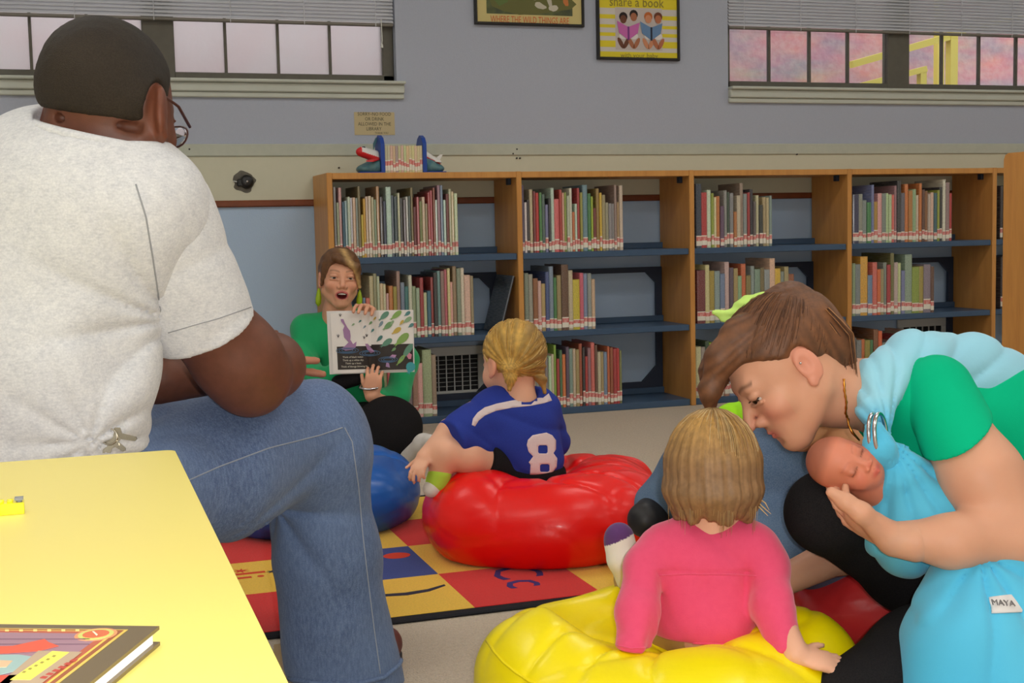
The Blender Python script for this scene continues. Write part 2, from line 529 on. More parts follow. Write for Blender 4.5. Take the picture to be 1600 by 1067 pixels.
# metal clips and nail holes on the ledge
m_dark = mat('dark_speck', rgb(60, 58, 54), 0.7)
for i, (px, py) in enumerate([(296, 233), (296, 250), (808, 233), (802, 240), (1246, 241), (808, 247), (813, 247), (530, 262)]):
    p = on_y(px, py, YW - 0.016)
    o = MB().lathe((p[0], YW - 0.006, p[2]), [(0.004, 0), (0.004, 0.009), (0.001, 0.011)], 8, axis=(0, -1, 0)).build('nail_head', m_dark, bpy.data.objects['trim_2'])

def window(name, a, b, muntins, mull, blind_z, glass_mat, n_slats, tilt):
    Yf = YW + 0.045
    w = struct(empty(name, ((a + b) / 2, YW, WZ0)))
    fr = MB()
    zt, zb = 2.35, WZ0
    fr.bbox(a, b, Yf, Yf + 0.05, zb, zb + 0.036, 0.004)
    fr.build('window_frame', m_frame, w)
    for x0, x1 in ((a, a + 0.035), (b - 0.05, b)):
        MB().bbox(x0, x1, Yf, Yf + 0.05, zb, zt, 0.004).build('window_frame', m_frame, w)
    MB().bbox(a, b, Yf, Yf + 0.05, zt - 0.04, zt, 0.004).build('window_frame', m_frame, w)
    for x0, x1 in mull:
        MB().bbox(x0, x1, Yf - 0.004, Yf + 0.05, zb, zt, 0.004).build('mullion', m_frame, w)
    for x in muntins:
        MB().bbox(x - 0.006, x + 0.006, Yf + 0.01, Yf + 0.034, zb + 0.03, zt, 0.002).build('muntin', m_frame, w)
    xs = sorted([a + 0.035] + list(muntins) + [x for m in mull for x in m] + [b - 0.05])
    i = 0
    while i < len(xs) - 1:
        if not any(abs(xs[i] - m[0]) < 1e-6 for m in mull):
            MB().box(xs[i], xs[i + 1], Yf + 0.02, Yf + 0.024, zb + 0.036, zt - 0.04).build('pane', glass_mat, w)
        i += 1
    # sill with a moulding under it
    sl = MB()
    sl.bbox(a - 0.002, b + 0.03, YW - 0.05, YW + 0.05, WZ0 - 0.012, WZ0 + 0.002, 0.004)
    sl.bbox(a - 0.002, b + 0.028, YW - 0.03, YW + 0.002, 1.428, WZ0 - 0.012, 0.004)
    sl.bbox(a - 0.002, b + 0.028, YW - 0.018, YW + 0.002, 1.404, 1.428, 0.004)
    sl.build('window_sill', m_sill, w)
    return w
Yg = YW + 0.065
gx = lambda px: float(on_y(px, 75, Yg)[0])
w1 = window('window_1', WL[0], WL[1], [gx(352), gx(434), gx(515), gx(48), gx(137), gx(48) - 0.24, gx(48) - 0.47], [(gx(222), gx(272)), (-1.95, -1.82)], 1.735, None, 8, 0)
m_f1 = mat('frosted_glass', (1.0, .99, .98, 1), 0.6, 0.3, trans=1.0, noise=(5, 0.4, (1.0, 0.86, 0.85, 1)), bump=(40, 0.3, 0.004))
for o in list(w1.children):
    if o.name.startswith('pane'): o.data.materials.clear(); o.data.materials.append(m_f1)
w2 = window('window_2', WR[0], WR[1], [gx(1201), gx(1264), gx(1324), gx(1471), gx(1529), gx(1587), gx(1587) + 0.24], [(gx(1383), gx(1417)), (4.1, 4.23)], 1.805, m_pane, 8, 0)

def blind(a, b, bottom, label):
    r = empty('window_blind', ((a + b) / 2, YW + 0.02, WZ1), label, 'blind', 'venetian blinds in the two windows')
    Yb = YW + 0.022
    MB().bbox(a, b, Yb - 0.014, Yb + 0.014, bottom, bottom + 0.013, 0.003).build('bottom_rail', m_blindbar, r)
    z = bottom + 0.016; k = 0
    while z < 2.30:
        s = MB()
        s.add([(a, Yb - 0.011, z + 0.0), (b, Yb - 0.011, z + 0.0), (b, Yb + 0.004, z + 0.0165), (a, Yb + 0.004, z + 0.0165), (a, Yb - 0.010, z - 0.0012), (b, Yb - 0.010, z - 0.0012), (b, Yb + 0.005, z + 0.0153), (a, Yb + 0.005, z + 0.0153)],
              [(0, 1, 2, 3), (7, 6, 5, 4), (0, 4, 5, 1), (2, 6, 7, 3), (1, 5, 6, 2), (0, 3, 7, 4)])
        s.build('slat', m_blind, r)
        z += 0.0155 if z < 1.95 else 0.025; k += 1
    n = int((b - a) / 0.33)
    for i in range(n + 1):
        x = a + 0.08 + i * (b - a - 0.16) / n
        MB().tube([(x, Yb - 0.0145, bottom - 0.002), (x, Yb - 0.0145, 2.3)], 0.0016, 5).build('ladder_cord', m_blind, r)
    MB().bbox(a, b, Yb - 0.02, Yb + 0.02, 2.30, 2.345, 0.003).build('head_rail', m_blind, r)
    return r
b1 = blind(WL[0] + 0.005, WL[1] - 0.005, 1.722, 'grey venetian blind half lowered in the window left of the posters')
cx = on_y(596, 40, YW)[0]
MB().tube([(cx, YW + 0.003, 1.75), (cx + 0.002, YW + 0.003, 1.66), (cx, YW + 0.003, 1.645)], 0.0022, 6).lathe((cx, YW + 0.003, 1.628), [(0.002, 0.02), (0.005, 0.012), (0.006, 0)], 8).build('pull_cord', m_white, b1)
b2 = blind(WR[0] + 0.012, WR[1] - 0.005, 1.758, 'grey venetian blind half lowered in the window right of the posters')

# outdoors: a painted wall and yellow railings seen through the panes
m_mural = mat('mural_paint', rgb(206, 160, 154), 0.9, 0.1, noise=[(1.0, 1.0, rgb(130, 176, 156), (1, 1, 3.2)), (1.5, 0.7, rgb(222, 140, 112), (1, 1, 3.6)), (2.1, 0.6, rgb(104, 130, 160), (1, 1, 2.4)), (3.1, .5, rgb(206, 120, 140), (1, 1, 3)), (26, 0.25, rgb(214, 196, 190))], bump=(30, 0.5, 0.01))
struct(MB().box(-9, 1.4, 2.9, 3.0, -0.2, 2.75).build('wall_outdoor', mat('outdoor_render', rgb(176, 168, 166), .9, noise=(1.2, .6, rgb(186, 148, 144)))))
tag(MB().box(1.4, 15, 2.9, 3.0, -0.2, 2.75).build('mural_wall', m_mural), 'outdoor wall painted in blurred pinks and greens seen through the windows', 'wall')
struct(MB().box(-7, 15, YW + TH + 0.02, 3.0, -0.3, -0.2).build('ground', mat('asphalt', rgb(120, 118, 116), 0.9)))
m_yel = mat('yellow_rail_paint', rgb(232, 214, 96), 0.5, 0.4)
YR = 1.9
def ry(px, py): return on_y(px, py, YR)
rail = empty('stair_railing', (*ry(1485, 100)[:2], -0.2), 'yellow painted stair railing beyond the right window', 'railing')
def beam(name, a, b, wz, wy=0.05):
    a = np.array(a); b = np.array(b); d = b - a
    m_ = MB(); u = _n(d)
    up = np.array([0, 0, 1.0]) if abs(u[2]) < .9 else np.array([1.0, 0, 0])
    s = _n(np.cross(u, up)); up = np.cross(s, u)
    m_.prism([(-wy / 2, -wz / 2), (wy / 2, -wz / 2), (wy / 2, wz / 2), (-wy / 2, wz / 2)], a, s, up, d)
    return m_.build(name, m_yel, rail)
pt = ry(1487, 53)
beam('rail_post', (pt[0], YR, -0.2), (pt[0], YR, pt[2]), 0.055, 0.055)
beam('handrail', ry(1488, 56), ry(1330, 101), 0.042)
beam('handrail', ry(1445, 108), ry(1330, 138), 0.036)
pt2 = ry(1440, 107)
beam('rail_post', (pt2[0], YR, -0.2), (pt2[0], YR, pt2[2]), 0.045, 0.045)
pt3 = ry(1527, 40)
beam('rail_post', (pt3[0], YR + 0.4, -0.2), (pt3[0], YR + 0.4, pt3[2] + 0.3), 0.05, 0.05)
beam('handrail', (pt[0], YR + 0.02, pt[2]), (pt3[0] + 0.9, YR + 0.4, pt[2] + 0.25), 0.03)

# ceiling fluorescents (out of view, they light the room)
m_lamp = mat('lamp_diffuser', rgb(255, 254, 250), 0.5, emit=LAMP_STRENGTH)
m_lampf = mat('lamp_frame', rgb(230, 230, 226), 0.5)
for i, (x, y) in enumerate([(x, y) for y in (-1.7, -3.9, -6.1) for x in (-1.7, 1.1, 3.9)]):
    t = empty('ceiling_light', (x, y, ZC), 'fluorescent ceiling light fixture above the room, %s of the %s row' % (('first', 'second', 'third')[i % 3], ('front', 'middle', 'rear')[i // 3]), 'ceiling light', 'ceiling light fixtures')
    fm = MB()
    for a in ((-.62, -.6, -.32, .32), (.6, .62, -.32, .32), (-.6, .6, -.32, -.3), (-.6, .6, .3, .32)):
        fm.box(x + a[0], x + a[1], y + a[2], y + a[3], ZC - 0.05, ZC - 0.001)
    fm.build('frame', m_lampf, t)
    MB().box(x - .6, x + .6, y - .3, y + .3, ZC - 0.045, ZC - 0.035).build('diffuser', m_lamp, t)

# ================================================================== things on the wall
m_blackframe = mat('black_frame', rgb(26, 24, 24), 0.4, 0.4)
def wall_rect(px0, py0, px1, py1, Y=YW):
    a = on_y(px0, py0, Y); b = on_y(px1, py1, Y); return a[0], b[0], b[2], a[2]
def picture(name, x0, x1, z0, z1, paper, label):
    r = empty(name, ((x0 + x1) / 2, YW, z0), label, 'poster')
    t = 0.012
    for a in ((x0, x0 + t, z0, z1), (x1 - t, x1, z0, z1), (x0 + t, x1 - t, z0, z0 + t), (x0 + t, x1 - t, z1 - t, z1)):
        MB().bbox(a[0], a[1], YW - 0.022, YW - 0.0005, a[2], a[3], 0.002).build('frame_bar', m_blackframe, r)
    MB().box(x0 + t * .5, x1 - t * .5, YW - 0.012, YW - 0.001, z0 + t * .5, z1 - t * .5).build('paper', paper, r)
    return r
YP = YW - 0.0124
def flat(name, pts, m_, parent, lift=0.0):
    """a printed shape: polygon in wall coordinates (x, z), 0.3 mm proud of the paper"""
    return MB().prism(pts, (0, YP - lift, 0), (1, 0, 0), (0, 0, 1), (0, -0.0003, 0)).build(name, m_, parent)
def blob(cx_, cz_, rx, rz_, n=12, wob=0.0, rot=0.0, seed=0):
    r_ = random.Random(seed)
    out = []
    for k in range(n):
        a = 2 * math.pi * k / n; q = 1 + wob * (r_.random() - .5)
        x, z = math.cos(a) * rx * q, math.sin(a) * rz_ * q
        out.append((cx_ + x * math.cos(rot) - z * math.sin(rot), cz_ + x * math.sin(rot) + z * math.cos(rot)))
    return out
def ink(r, g, b): return mat('print_%d_%d_%d' % (r, g, b), rgb(r, g, b), 0.6, 0.3)
# poster 1: cream mount, dark green picture, orange title
x0, x1, z0, _ = *wall_rect(740, 20, 911, 43.5)[:3], 0
z1 = z0 + 0.42
p1 = picture('framed_poster', x0, x1, z0, z1, ink(206, 190, 128), 'framed poster with cream border, dark green picture and orange title lettering')
ax0, ax1 = on_y(759, 20, YW)[0], on_y(893, 20, YW)[0]
az0 = on_y(800, 23, YW)[2]; az1 = z1 - 0.05
flat('picture_print', [(ax0, az0), (ax1, az0), (ax1, az1), (ax0, az1)], mat('print_forest', rgb(70, 78, 58), 0.6, noise=[(9, 0.8, rgb(112, 120, 62)), (24, 0.5, rgb(44, 48, 40))]), p1)
aw = ax1 - ax0
for k, (u_, v_, ru, rv, c, ro) in enumerate([(0.5, 0.02, .5, .05, (104, 104, 58), 0), (.15, .06, .12, .05, (96, 116, 64), 0.2), (.62, .03, .07, .014, (196, 190, 170), -.3), (.72, .05, .03, .05, (190, 184, 168), .2), (.78, .02, .06, .015, (200, 194, 176), .1), (.55, .075, .06, .02, (176, 170, 152), -.6), (.92, .05, .03, .02, (196, 120, 66), .4), (.3, .14, .1, .06, (84, 96, 60), 0), (.65, .16, .12, .08, (120, 112, 92), .3), (.86, .16, .08, .07, (70, 66, 70), 0)]):
    flat('picture_shape', blob(ax0 + aw * u_, az0 + 0.006 + v_ * .9 + rv * .6, ru * aw * .95 if ru < .45 else aw * .49, rv, 14, .35, ro, k), ink(*c), p1, 0.0003 + 0.0002 * k)
text_mesh('title_text', 'WHERE THE WILD THINGS ARE', 0.043, ink(206, 104, 60), frame_m(((ax0 + ax1) / 2, YP - 0.0006, on_y(826, 32.5, YW)[2]), (1, 0, 0), (0, 0, 1)), p1, squeeze=0.62)
# poster 2: yellow stripes, four small readers
x0, x1, z0, _ = *wall_rect(931, 50, 1060, 96)[:3], 0
z1 = z0 + 0.42
p2 = picture('framed_poster', x0, x1, z0, z1, ink(208, 202, 196), 'framed poster with yellow and white stripes and four children reading')
W2 = x1 - x0
def pz(py): return on_y(995, py, YW)[2]
def pxx(px): return on_y(px, 60, YW)[0]
for a, b in ((82, 94), (65, 75), (52.5, 58), (40, 45), (24.5, 31), (-40, 14.5)):
    b_ = max(pz(b), z0 + 0.012); t_ = min(pz(a), z1 - 0.012)
    flat('yellow_stripe', [(x0 + .012, b_), (x1 - .012, b_), (x1 - .012, t_), (x0 + .012, t_)], ink(222, 204, 48), p2)
ix0, ix1, iz0, iz1 = pxx(960), pxx(1033), pz(79), pz(13)
flat('picture_print', [(ix0, iz0), (ix1, iz0), (ix1, iz1), (ix0, iz1)], ink(196, 186, 182), p2, 0.0003)
iw, ih = ix1 - ix0, iz1 - iz0
for k, (u_, skin, hair, bk_, up) in enumerate([(.17, (108, 66, 48), (40, 30, 28), (196, 100, 170), .66), (.39, (170, 108, 78), (40, 32, 30), (206, 130, 180), .72), (.70, (206, 140, 104), (190, 104, 50), (110, 140, 176), .68), (.91, (180, 110, 78), (110, 60, 40), (104, 134, 172), .68)]):
    cx_ = ix0 + u_ * iw
    L = 0.0006 + 0.0008 * k
    flat('figure_leg', blob(cx_ - .06 * iw, iz0 + .16 * ih, .045 * iw, .15 * ih, 10, 0, .5), ink(*skin), p2, L)
    flat('figure_leg', blob(cx_ + .06 * iw, iz0 + .16 * ih, .045 * iw, .15 * ih, 10, 0, -.5), ink(*skin), p2, L)
    flat('figure_cloth', blob(cx_, iz0 + .33 * ih, .09 * iw, .08 * ih, 10), ink(226, 220, 218), p2, L + .0002)
    flat('figure_hair', blob(cx_, iz0 + (up + .12) * ih, .09 * iw, .11 * ih, 12), ink(*hair), p2, L + .0002)
    flat('figure_face', blob(cx_, iz0 + (up + .06) * ih, .07 * iw, .1 * ih, 12), ink(*skin), p2, L + .0004)
for k, (u_, c, s_) in enumerate([(.27, (200, 106, 176), (120, 60, 130)), (.76, (104, 136, 176), (40, 44, 60))]):
    cx_ = ix0 + u_ * iw; b_ = iz0 + .35 * ih
    flat('figure_book', [(cx_ - .24 * iw, b_ + .33 * ih), (cx_ - .02 * iw, b_ + .2 * ih), (cx_ - .02 * iw, b_ - .1 * ih), (cx_ - .2 * iw, b_ + .05 * ih)], ink(*c), p2, .004)
    flat('figure_book', [(cx_ + .24 * iw, b_ + .3 * ih), (cx_ + .02 * iw, b_ + .2 * ih), (cx_ + .02 * iw, b_ - .1 * ih), (cx_ + .2 * iw, b_ + .05 * ih)], ink(*c), p2, .004)
    flat('figure_book', [(cx_ - .02 * iw, b_ + .2 * ih), (cx_ + .02 * iw, b_ + .2 * ih), (cx_ + .02 * iw, b_ - .12 * ih), (cx_ - .02 * iw, b_ - .12 * ih)], ink(*s_), p2, .0042)
text_mesh('title_text', 'share a book', 0.062, ink(140, 128, 60), frame_m(((ix0 + ix1) / 2 - 0.01, YP - 0.001, pz(5)), (1, 0, 0), (0, 0, 1)), p2, squeeze=0.85)
text_mesh('title_text', 'with your baby', 0.030, ink(150, 136, 56), frame_m(((ix0 + ix1) / 2, YP - 0.001, pz(87.5)), (1, 0, 0), (0, 0, 1)), p2, squeeze=1.05)
# paper notice
x0, x1, z0, z1 = wall_rect(553, 175, 617, 211)
sg = empty('paper_notice', ((x0 + x1) / 2, YW, z0), 'small tan paper notice taped above the airplane bookends', 'sign')
MB().box(x0, x1, YW - 0.002, YW - 0.0002, z0, z1).build('paper', mat('notice_paper', rgb(196, 180, 142), 0.8, noise=(8, .3, rgb(184, 168, 128))), sg)
m_noteink = ink(70, 70, 58)
for body_, py, sz, dx in (('SORRY–NO FOOD', 178.5, .021, 0), ('OR DRINK', 186.2, .021, 0), ('ALLOWED IN THE', 194, .021, 0), ('LIBRARY', 201.5, .021, -.004), ('THANK YOU', 208, .012, .03)):
    text_mesh('notice_text', body_, sz, m_noteink, frame_m(((x0 + x1) / 2 + dx, YW - 0.0022, on_y(585, py, YW)[2]), (1, 0, 0), (0, 0, 1)), sg, extrude=.0003, squeeze=.86)
# broken round hole in the board with a black fitting
hp = on_y(381, 284, YW - 0.006)
hole = empty('wall_fitting', hp, 'black electrical fitting in a ragged round hole in the beige board', 'socket')
rag = [(math.cos(a) * 0.046 * (1 + .12 * math.sin(5 * a + 1) + .05 * math.sin(11 * a)), math.sin(a) * 0.046 * (1 + .1 * math.sin(4 * a))) for a in np.linspace(0, 2 * math.pi, 40, endpoint=False)]
MB().prism(rag, (hp[0], YW - 0.0072, hp[2]), (1, 0, 0), (0, 0, 1), (0, 0.001, 0)).build('patch', mat('torn_plaster', rgb(112, 108, 98), 0.9, noise=(40, .5, rgb(80, 76, 70))), hole)
mbk = MB(); mbk.bbox(hp[0] - .03, hp[0] + .022, YW - .022, YW - .007, hp[2] - .02, hp[2] + .012, .004)
mbk.build('box', mat('black_plastic', rgb(20, 20, 22), .35, .5), hole)
MB().lathe((hp[0] + .012, YW - .008, hp[2]), [(.03, 0), (.028, .012), (.02, .018), (.012, .02)], 20, axis=(0, -1, 0)).build('round_cover', MATS['black_plastic'], hole, True)
MB().lathe((hp[0] + .012, YW - .028, hp[2]), [(.006, 0), (.004, .003), (.001, .004)], 10, axis=(0, -1, 0)).build('screw', mat('steel', rgb(190, 190, 190), .3, metal=1), hole, True)
MB().tube([(hp[0] - .03, YW - .014, hp[2]), (hp[0] - .045, YW - .014, hp[2] + .003)], .003, 6).build('prong', MATS['steel'], hole)
# warm air grilles low on the wall behind the shelves
m_grille = mat('grille_paint', rgb(206, 208, 206), .5, .3); m_gdark = mat('grille_dark', rgb(26, 26, 28), .8)
def grille(x0, x1, z0, z1, label):
    r = empty('wall_grille', ((x0 + x1) / 2, YW, z0), label, 'vent', 'air grilles on the wall behind the bookcase')
    MB().box(x0 + .005, x1 - .005, YW - .01, YW - .0005, z0 + .005, z1 - .005).build('backing', m_gdark, r)
    b_ = 0.035
    for a in ((x0, x1, z0, z0 + b_), (x0, x1, z1 - b_ * 1.2, z1), (x0, x0 + b_, z0 + b_, z1 - b_ * 1.2), (x1 - b_, x1, z0 + b_, z1 - b_ * 1.2)):
        MB().bbox(a[0], a[1], YW - .018, YW - .001, a[2], a[3], .003).build('grille_frame', m_grille, r)
    n = int((x1 - x0 - 2 * b_) / 0.036)
    for k in range(1, n):
        x = x0 + b_ + k * (x1 - x0 - 2 * b_) / n
        MB().box(x - .0022, x + .0022, YW - .016, YW - .009, z0 + b_, z1 - b_ * 1.2).build('slat', m_grille, r)
    for k in range(1, 8):
        z = z0 + b_ + k * (z1 - z0 - 2.2 * b_) / 8
        MB().box(x0 + b_, x1 - b_, YW - .013, YW - .009, z - .0008, z + .0008).build('cross_bar', m_grille, r)
gz = lambda px, py: on_y(px, py, YW)
grille(gz(650, 590)[0] - .12, gz(757, 590)[0], gz(700, 622)[2], gz(700, 541)[2], 'white metal air grille on wall seen through first bay')
grille(gz(1400, 520)[0], gz(1477, 520)[0], gz(1440, 590)[2], gz(1440, 497)[2], 'grey metal air grille on wall seen through fourth bay')
# ================================================================== the bookcase
BW = 0.8237; BH = 1.07; BD = 0.32; UT = 0.024
m_oak = mat('oak', rgb(204, 146, 78), 0.42, 0.4, noise=[(5, 0.45, rgb(176, 116, 58), (6, 6, 0.7)), (30, 0.25, rgb(224, 160, 84), (8, 8, .5))], bump=(60, .08, .001))
m_blue = mat('blue_shelf_metal', rgb(64, 88, 116), 0.4, 0.45, noise=(20, .2, rgb(54, 76, 104)))
m_navy = mat('navy_frame_metal', rgb(40, 50, 70), 0.5, 0.4)
ZS = (0.7177, 0.3719, 0.0295)
bc = empty('bookcase', (2 * BW, BD / 2, 0), 'long low oak library bookcase with open back and blue metal shelves', 'bookcase')
NB = 6
for i in range(NB + 1):
    x = i * BW
    MB().bbox(x - UT / 2, x + UT / 2, 0, BD, 0, BH, 0.003).build('upright', m_oak, bc)
for i in range(NB):
    a, b = i * BW + UT / 2, (i + 1) * BW - UT / 2
    MB().bbox(a, b, 0.003, BD, BH - 0.027, BH - 0.001, 0.002).build('top_board', m_oak, bc)
    for k, z in enumerate(ZS):
        s = MB()
        s.bbox(a + .002, b - .002, 0.012, BD - 0.03, z - 0.006, z, .002)
        s.bbox(a + .002, b - .002, 0.010, 0.016, z - (0.029 if k == 2 else 0.027), z, .002)
        s.bbox(a + .002, b - .002, BD - 0.036, BD - 0.030, z, z + 0.028, .002)
        s.build('shelf', m_blue, bc)
    # metal frame at the back
    bf = MB(); yb0, yb1 = BD - 0.024, BD - 0.006
    bf.box(a + .004, a + .034, yb0, yb1, 0.0, 0.63); bf.box(b - .034, b - .004, yb0, yb1, 0.0, 0.63)
    bf.box(a + .034, b - .034, yb0, yb1, 0.605, 0.63); bf.box(a + .034, b - .034, yb0, yb1, 0.0, 0.085)
    for (xc, zc, sx, sz) in ((a + .034, .605, 1, -1), (b - .034, .605, -1, -1), (a + .034, .085, 1, 1), (b - .034, .085, -1, 1)):
        q = .05 if sz < 0 else .075
        bf.prism([(xc, zc), (xc + sx * q, zc), (xc, zc + sz * q)], (0, yb0, 0), (1, 0, 0), (0, 0, 1), (0, yb1 - yb0, 0))
    bf.build('back_frame', m_navy, bc)
    # small dark bracket under the top
    MB().bbox(b - .016, b - .0005, 0.07, 0.10, BH - .055, BH - .027, .002).build('bracket', m_navy, bc)

# ------------------------------------------------------------------ books: unit book, scaled for each
def unit_book():
    c = MB(); t = 0.10
    # cover: spine with rounded face plus two boards (x thickness, y depth from spine, z height)
    prof = [(0, .02), (.18, .004), (.5, 0), (.82, .004), (1, .02)]
    v = [(x, y, z) for z in (0, 1) for x, y in prof]
    n = len(prof)
    c.add(v, [(k, k + 1, n + k + 1, n + k) for k in range(n - 1)] + [tuple(range(n - 1, -1, -1)), tuple(range(n, 2 * n))])
    c.box(0, t, .02, 1, 0, 1); c.box(1 - t, 1, .02, 1, 0, 1); c.box(t, 1 - t, .02, .03, 0, 1)
    pg = MB().box(t, 1 - t, .03, .97, .012, .985)
    lb = MB()
    for z0_, z1_, mi in ((.035, .10, 0), (.10, .155, 1), (.155, .17, 0)):
        v = [(x, y - .004, z) for z in (z0_, z1_) for x, y in prof]
        lb.add(v, [(k, k + 1, n + k + 1, n + k) for k in range(n - 1)], mi)
    return c, pg, lb
m_cover = mat('book_cover', (1, 1, 1, 1), 0.32, 0.5, objcol=True, noise=[(3.2, 0.34, (0.05, 0.04, 0.04, 1), (3, 1, 9)), (5.0, 0.14, (0.9, 0.88, 0.82, 1), (2, 1, 14))], coat=0.25)
m_pages = mat('book_pages', rgb(226, 216, 190), .8, .2, wave=(60, 1, .25, rgb(190, 180, 150)))
m_lwhite = mat('label_white', rgb(232, 226, 212), .5); m_lred = mat('label_red', rgb(206, 36, 40), .5, noise=(6, .8, rgb(232, 200, 190)))
_c, _p, _l = unit_book()
_tmp = [_c.build('book_unit', m_cover), _p.build('pages_unit', m_pages), _l.build('spine_label_unit', [m_lwhite, m_lred])]
UB, UPG, ULB = (o.data for o in _tmp)
for o in _tmp: bpy.data.objects.remove(o)
PAL = {'k': (34, 34, 38, 'black'), 'n': (34, 44, 84, 'navy'), 'b': (60, 92, 150, 'blue'), 'B': (120, 146, 172, 'pale blue'), 't': (40, 110, 122, 'teal'), 'T': (36, 66, 76, 'dark teal'),
       'w': (226, 224, 216, 'white'), 'c': (224, 208, 168, 'cream'), 'a': (176, 150, 110, 'tan'), 'g': (150, 154, 152, 'grey'), 'G': (96, 100, 100, 'dark grey'), 's': (164, 176, 150, 'sage green'),
       'e': (60, 130, 70, 'green'), 'E': (40, 74, 52, 'dark green'), 'l': (156, 186, 50, 'lime green'), 'y': (222, 184, 44, 'yellow'), 'm': (178, 144, 54, 'mustard'), 'o': (222, 120, 48, 'orange'), 'O': (160, 84, 40, 'rust'),
       'r': (190, 36, 40, 'red'), 'R': (116, 26, 34, 'maroon'), 'p': (222, 110, 110, 'coral pink'), 'P': (228, 186, 160, 'peach'), 'u': (92, 70, 104, 'purple'), 'v': (160, 124, 130, 'mauve'), 'W': (98, 62, 38, 'brown'), 'i': (132, 124, 66, 'olive')}
ORD = ['first', 'second', 'third', 'fourth', 'fifth', 'sixth', 'seventh', 'eighth', 'ninth', 'tenth', 'eleventh', 'twelfth', 'thirteenth', 'fourteenth', 'fifteenth', 'sixteenth', 'seventeenth', 'eighteenth', 'nineteenth', 'twentieth']
TENS = {2: 'twenty', 3: 'thirty', 4: 'forty'}
def ordinal(n):
    if n <= 20: return ORD[n - 1]
    if n % 10 == 0: return {30: 'thirtieth', 40: 'fortieth'}[n]
    return TENS[n // 10] + '-' + ORD[n % 10 - 1]
def book(x, y, z, w, d, h, code, label, group, lean=0.0, lab=True, name='picture_book'):
    r, g, b, nm = PAL[code]
    o = bpy.data.objects.new(name, UB); COL.objects.link(o)
    j = lambda q: max(0, min(255, q * random.uniform(.9, 1.1) + random.uniform(-6, 6)))
    o.color = rgb(j(r), j(g), j(b))
    o.location = (x, y, z); o.scale = (w, d, h); o.rotation_euler = (0, lean, 0)
    tag(o, label, 'book', group)
    q = bpy.data.objects.new('page_block', UPG); COL.objects.link(q); q.parent = o
    if lab:
        q = bpy.data.objects.new('spine_label', ULB); COL.objects.link(q); q.parent = o
        f_ = random.uniform(.8, 1.25) * .30 / h
        q.scale = (1, 1, f_); q.location = (0, 0, random.uniform(-.01, .02))
    return o
BAY = ['leftmost bay', 'second bay', 'third bay', 'fourth bay', 'fifth bay']
SHELF = ['top shelf', 'middle shelf', 'bottom shelf']
ROWS = [  # bay, shelf, first and last pixel column, books as colour+height(tenths)[+width]
 (0, 0, 524, 717, 'g10 s8 P10 t8 B8 w85 w85 c86 g86 i10 y6 y85 c86 c86 P86 g83 a10 k86 n8 w10c T88 T85 w9 k85 G8 w85 E85 i10 R7 p85 i8 c84 a75 r9 p94 O10 w8 v10 B10 w8 R9 c95 c93 w88'),
 (1, 0, 816, 975, 'u10 w75 k8 c95 R9 r9 e9 G85 B7 k8 w97 p8c r95 P88 l88 c85 w96 o6 w72 r97 m88 B98c e86 l84 R65 m94 y86 a86 s72 g71 g72 v10 a72 c10'),
 (2, 0, 1089, 1207, 'n10c r85c w9 l86 c8 o8 u65 g9 E86 g85 o55 c8 a10 g85 r85 k9 G7 c8 k66 a78 c76 g8'),
 (3, 0, 1334, 1489, 'n8c s8 g7 e66 B95 m68 P8 g8 c8 c8 p78 v92 k10 G8 o95 m85 s86 c78 o95 W86 O84 c8 P8 t8 l86 k9 w10 v97 r8'),
 (0, 1, 569, 742, 'B6 p6 c9 a93 c9 c82 c8 P65 o75 m76 v97 B8 t76 w92 s76 s72 r88 c65 t66 r86 k95 B97 v94 p97 c10 c8 a10 g10 w10 c9c a88'),
 (1, 1, 821, 932, 'g9 s88 O8 P75 a72 b9 B96 e8 a83 W10c c9 y75c p86 B85 g84 P75'),
 (2, 1, 1091, 1242, 'R85c c92 m82 g82 B78 c97 u86 a86 s72 o9 i72 s86 g82 i86 g8 c10 y82 g76 a86 O72'),
 (3, 1, 1333, 1460, 's85 g86 y96c B65 p86 o76 a76 g86 r82 i10 c85 c84 B72 s96c l78c m77 v8c W76'),
 (0, 2, 560, 684, 'g8 r8 c7 t8 m7 a8 p7 c8 r86 B88 v9 a96 c8 s98c a9'),
 (1, 2, 776, 974, 'g7 a7 r7 c8 s8 B7 p7 g76 w8 c8 l95 r75 e86 o8 u9 B88 c9 a88 O96 k9 r75 v88 p98 W92 c82 a82 B8 o9 O86 r86 r84 i82'),
 (2, 2, 1089, 1150, 'c8 s8 E9 l88 g8 c7 a8 B7'),
 (3, 2, 1333, 1436, 's8 g76 o78 m76 e75 O92 o9 g7 B72 p7 s72 r8 c86 P9 a8'),
 (4, 0, 1564, 1600, 'k9 k8 G9 T9 n9 r8 w8'), (4, 1, 1564, 1600, 'k9 T8 n9 r8 w8'),
]
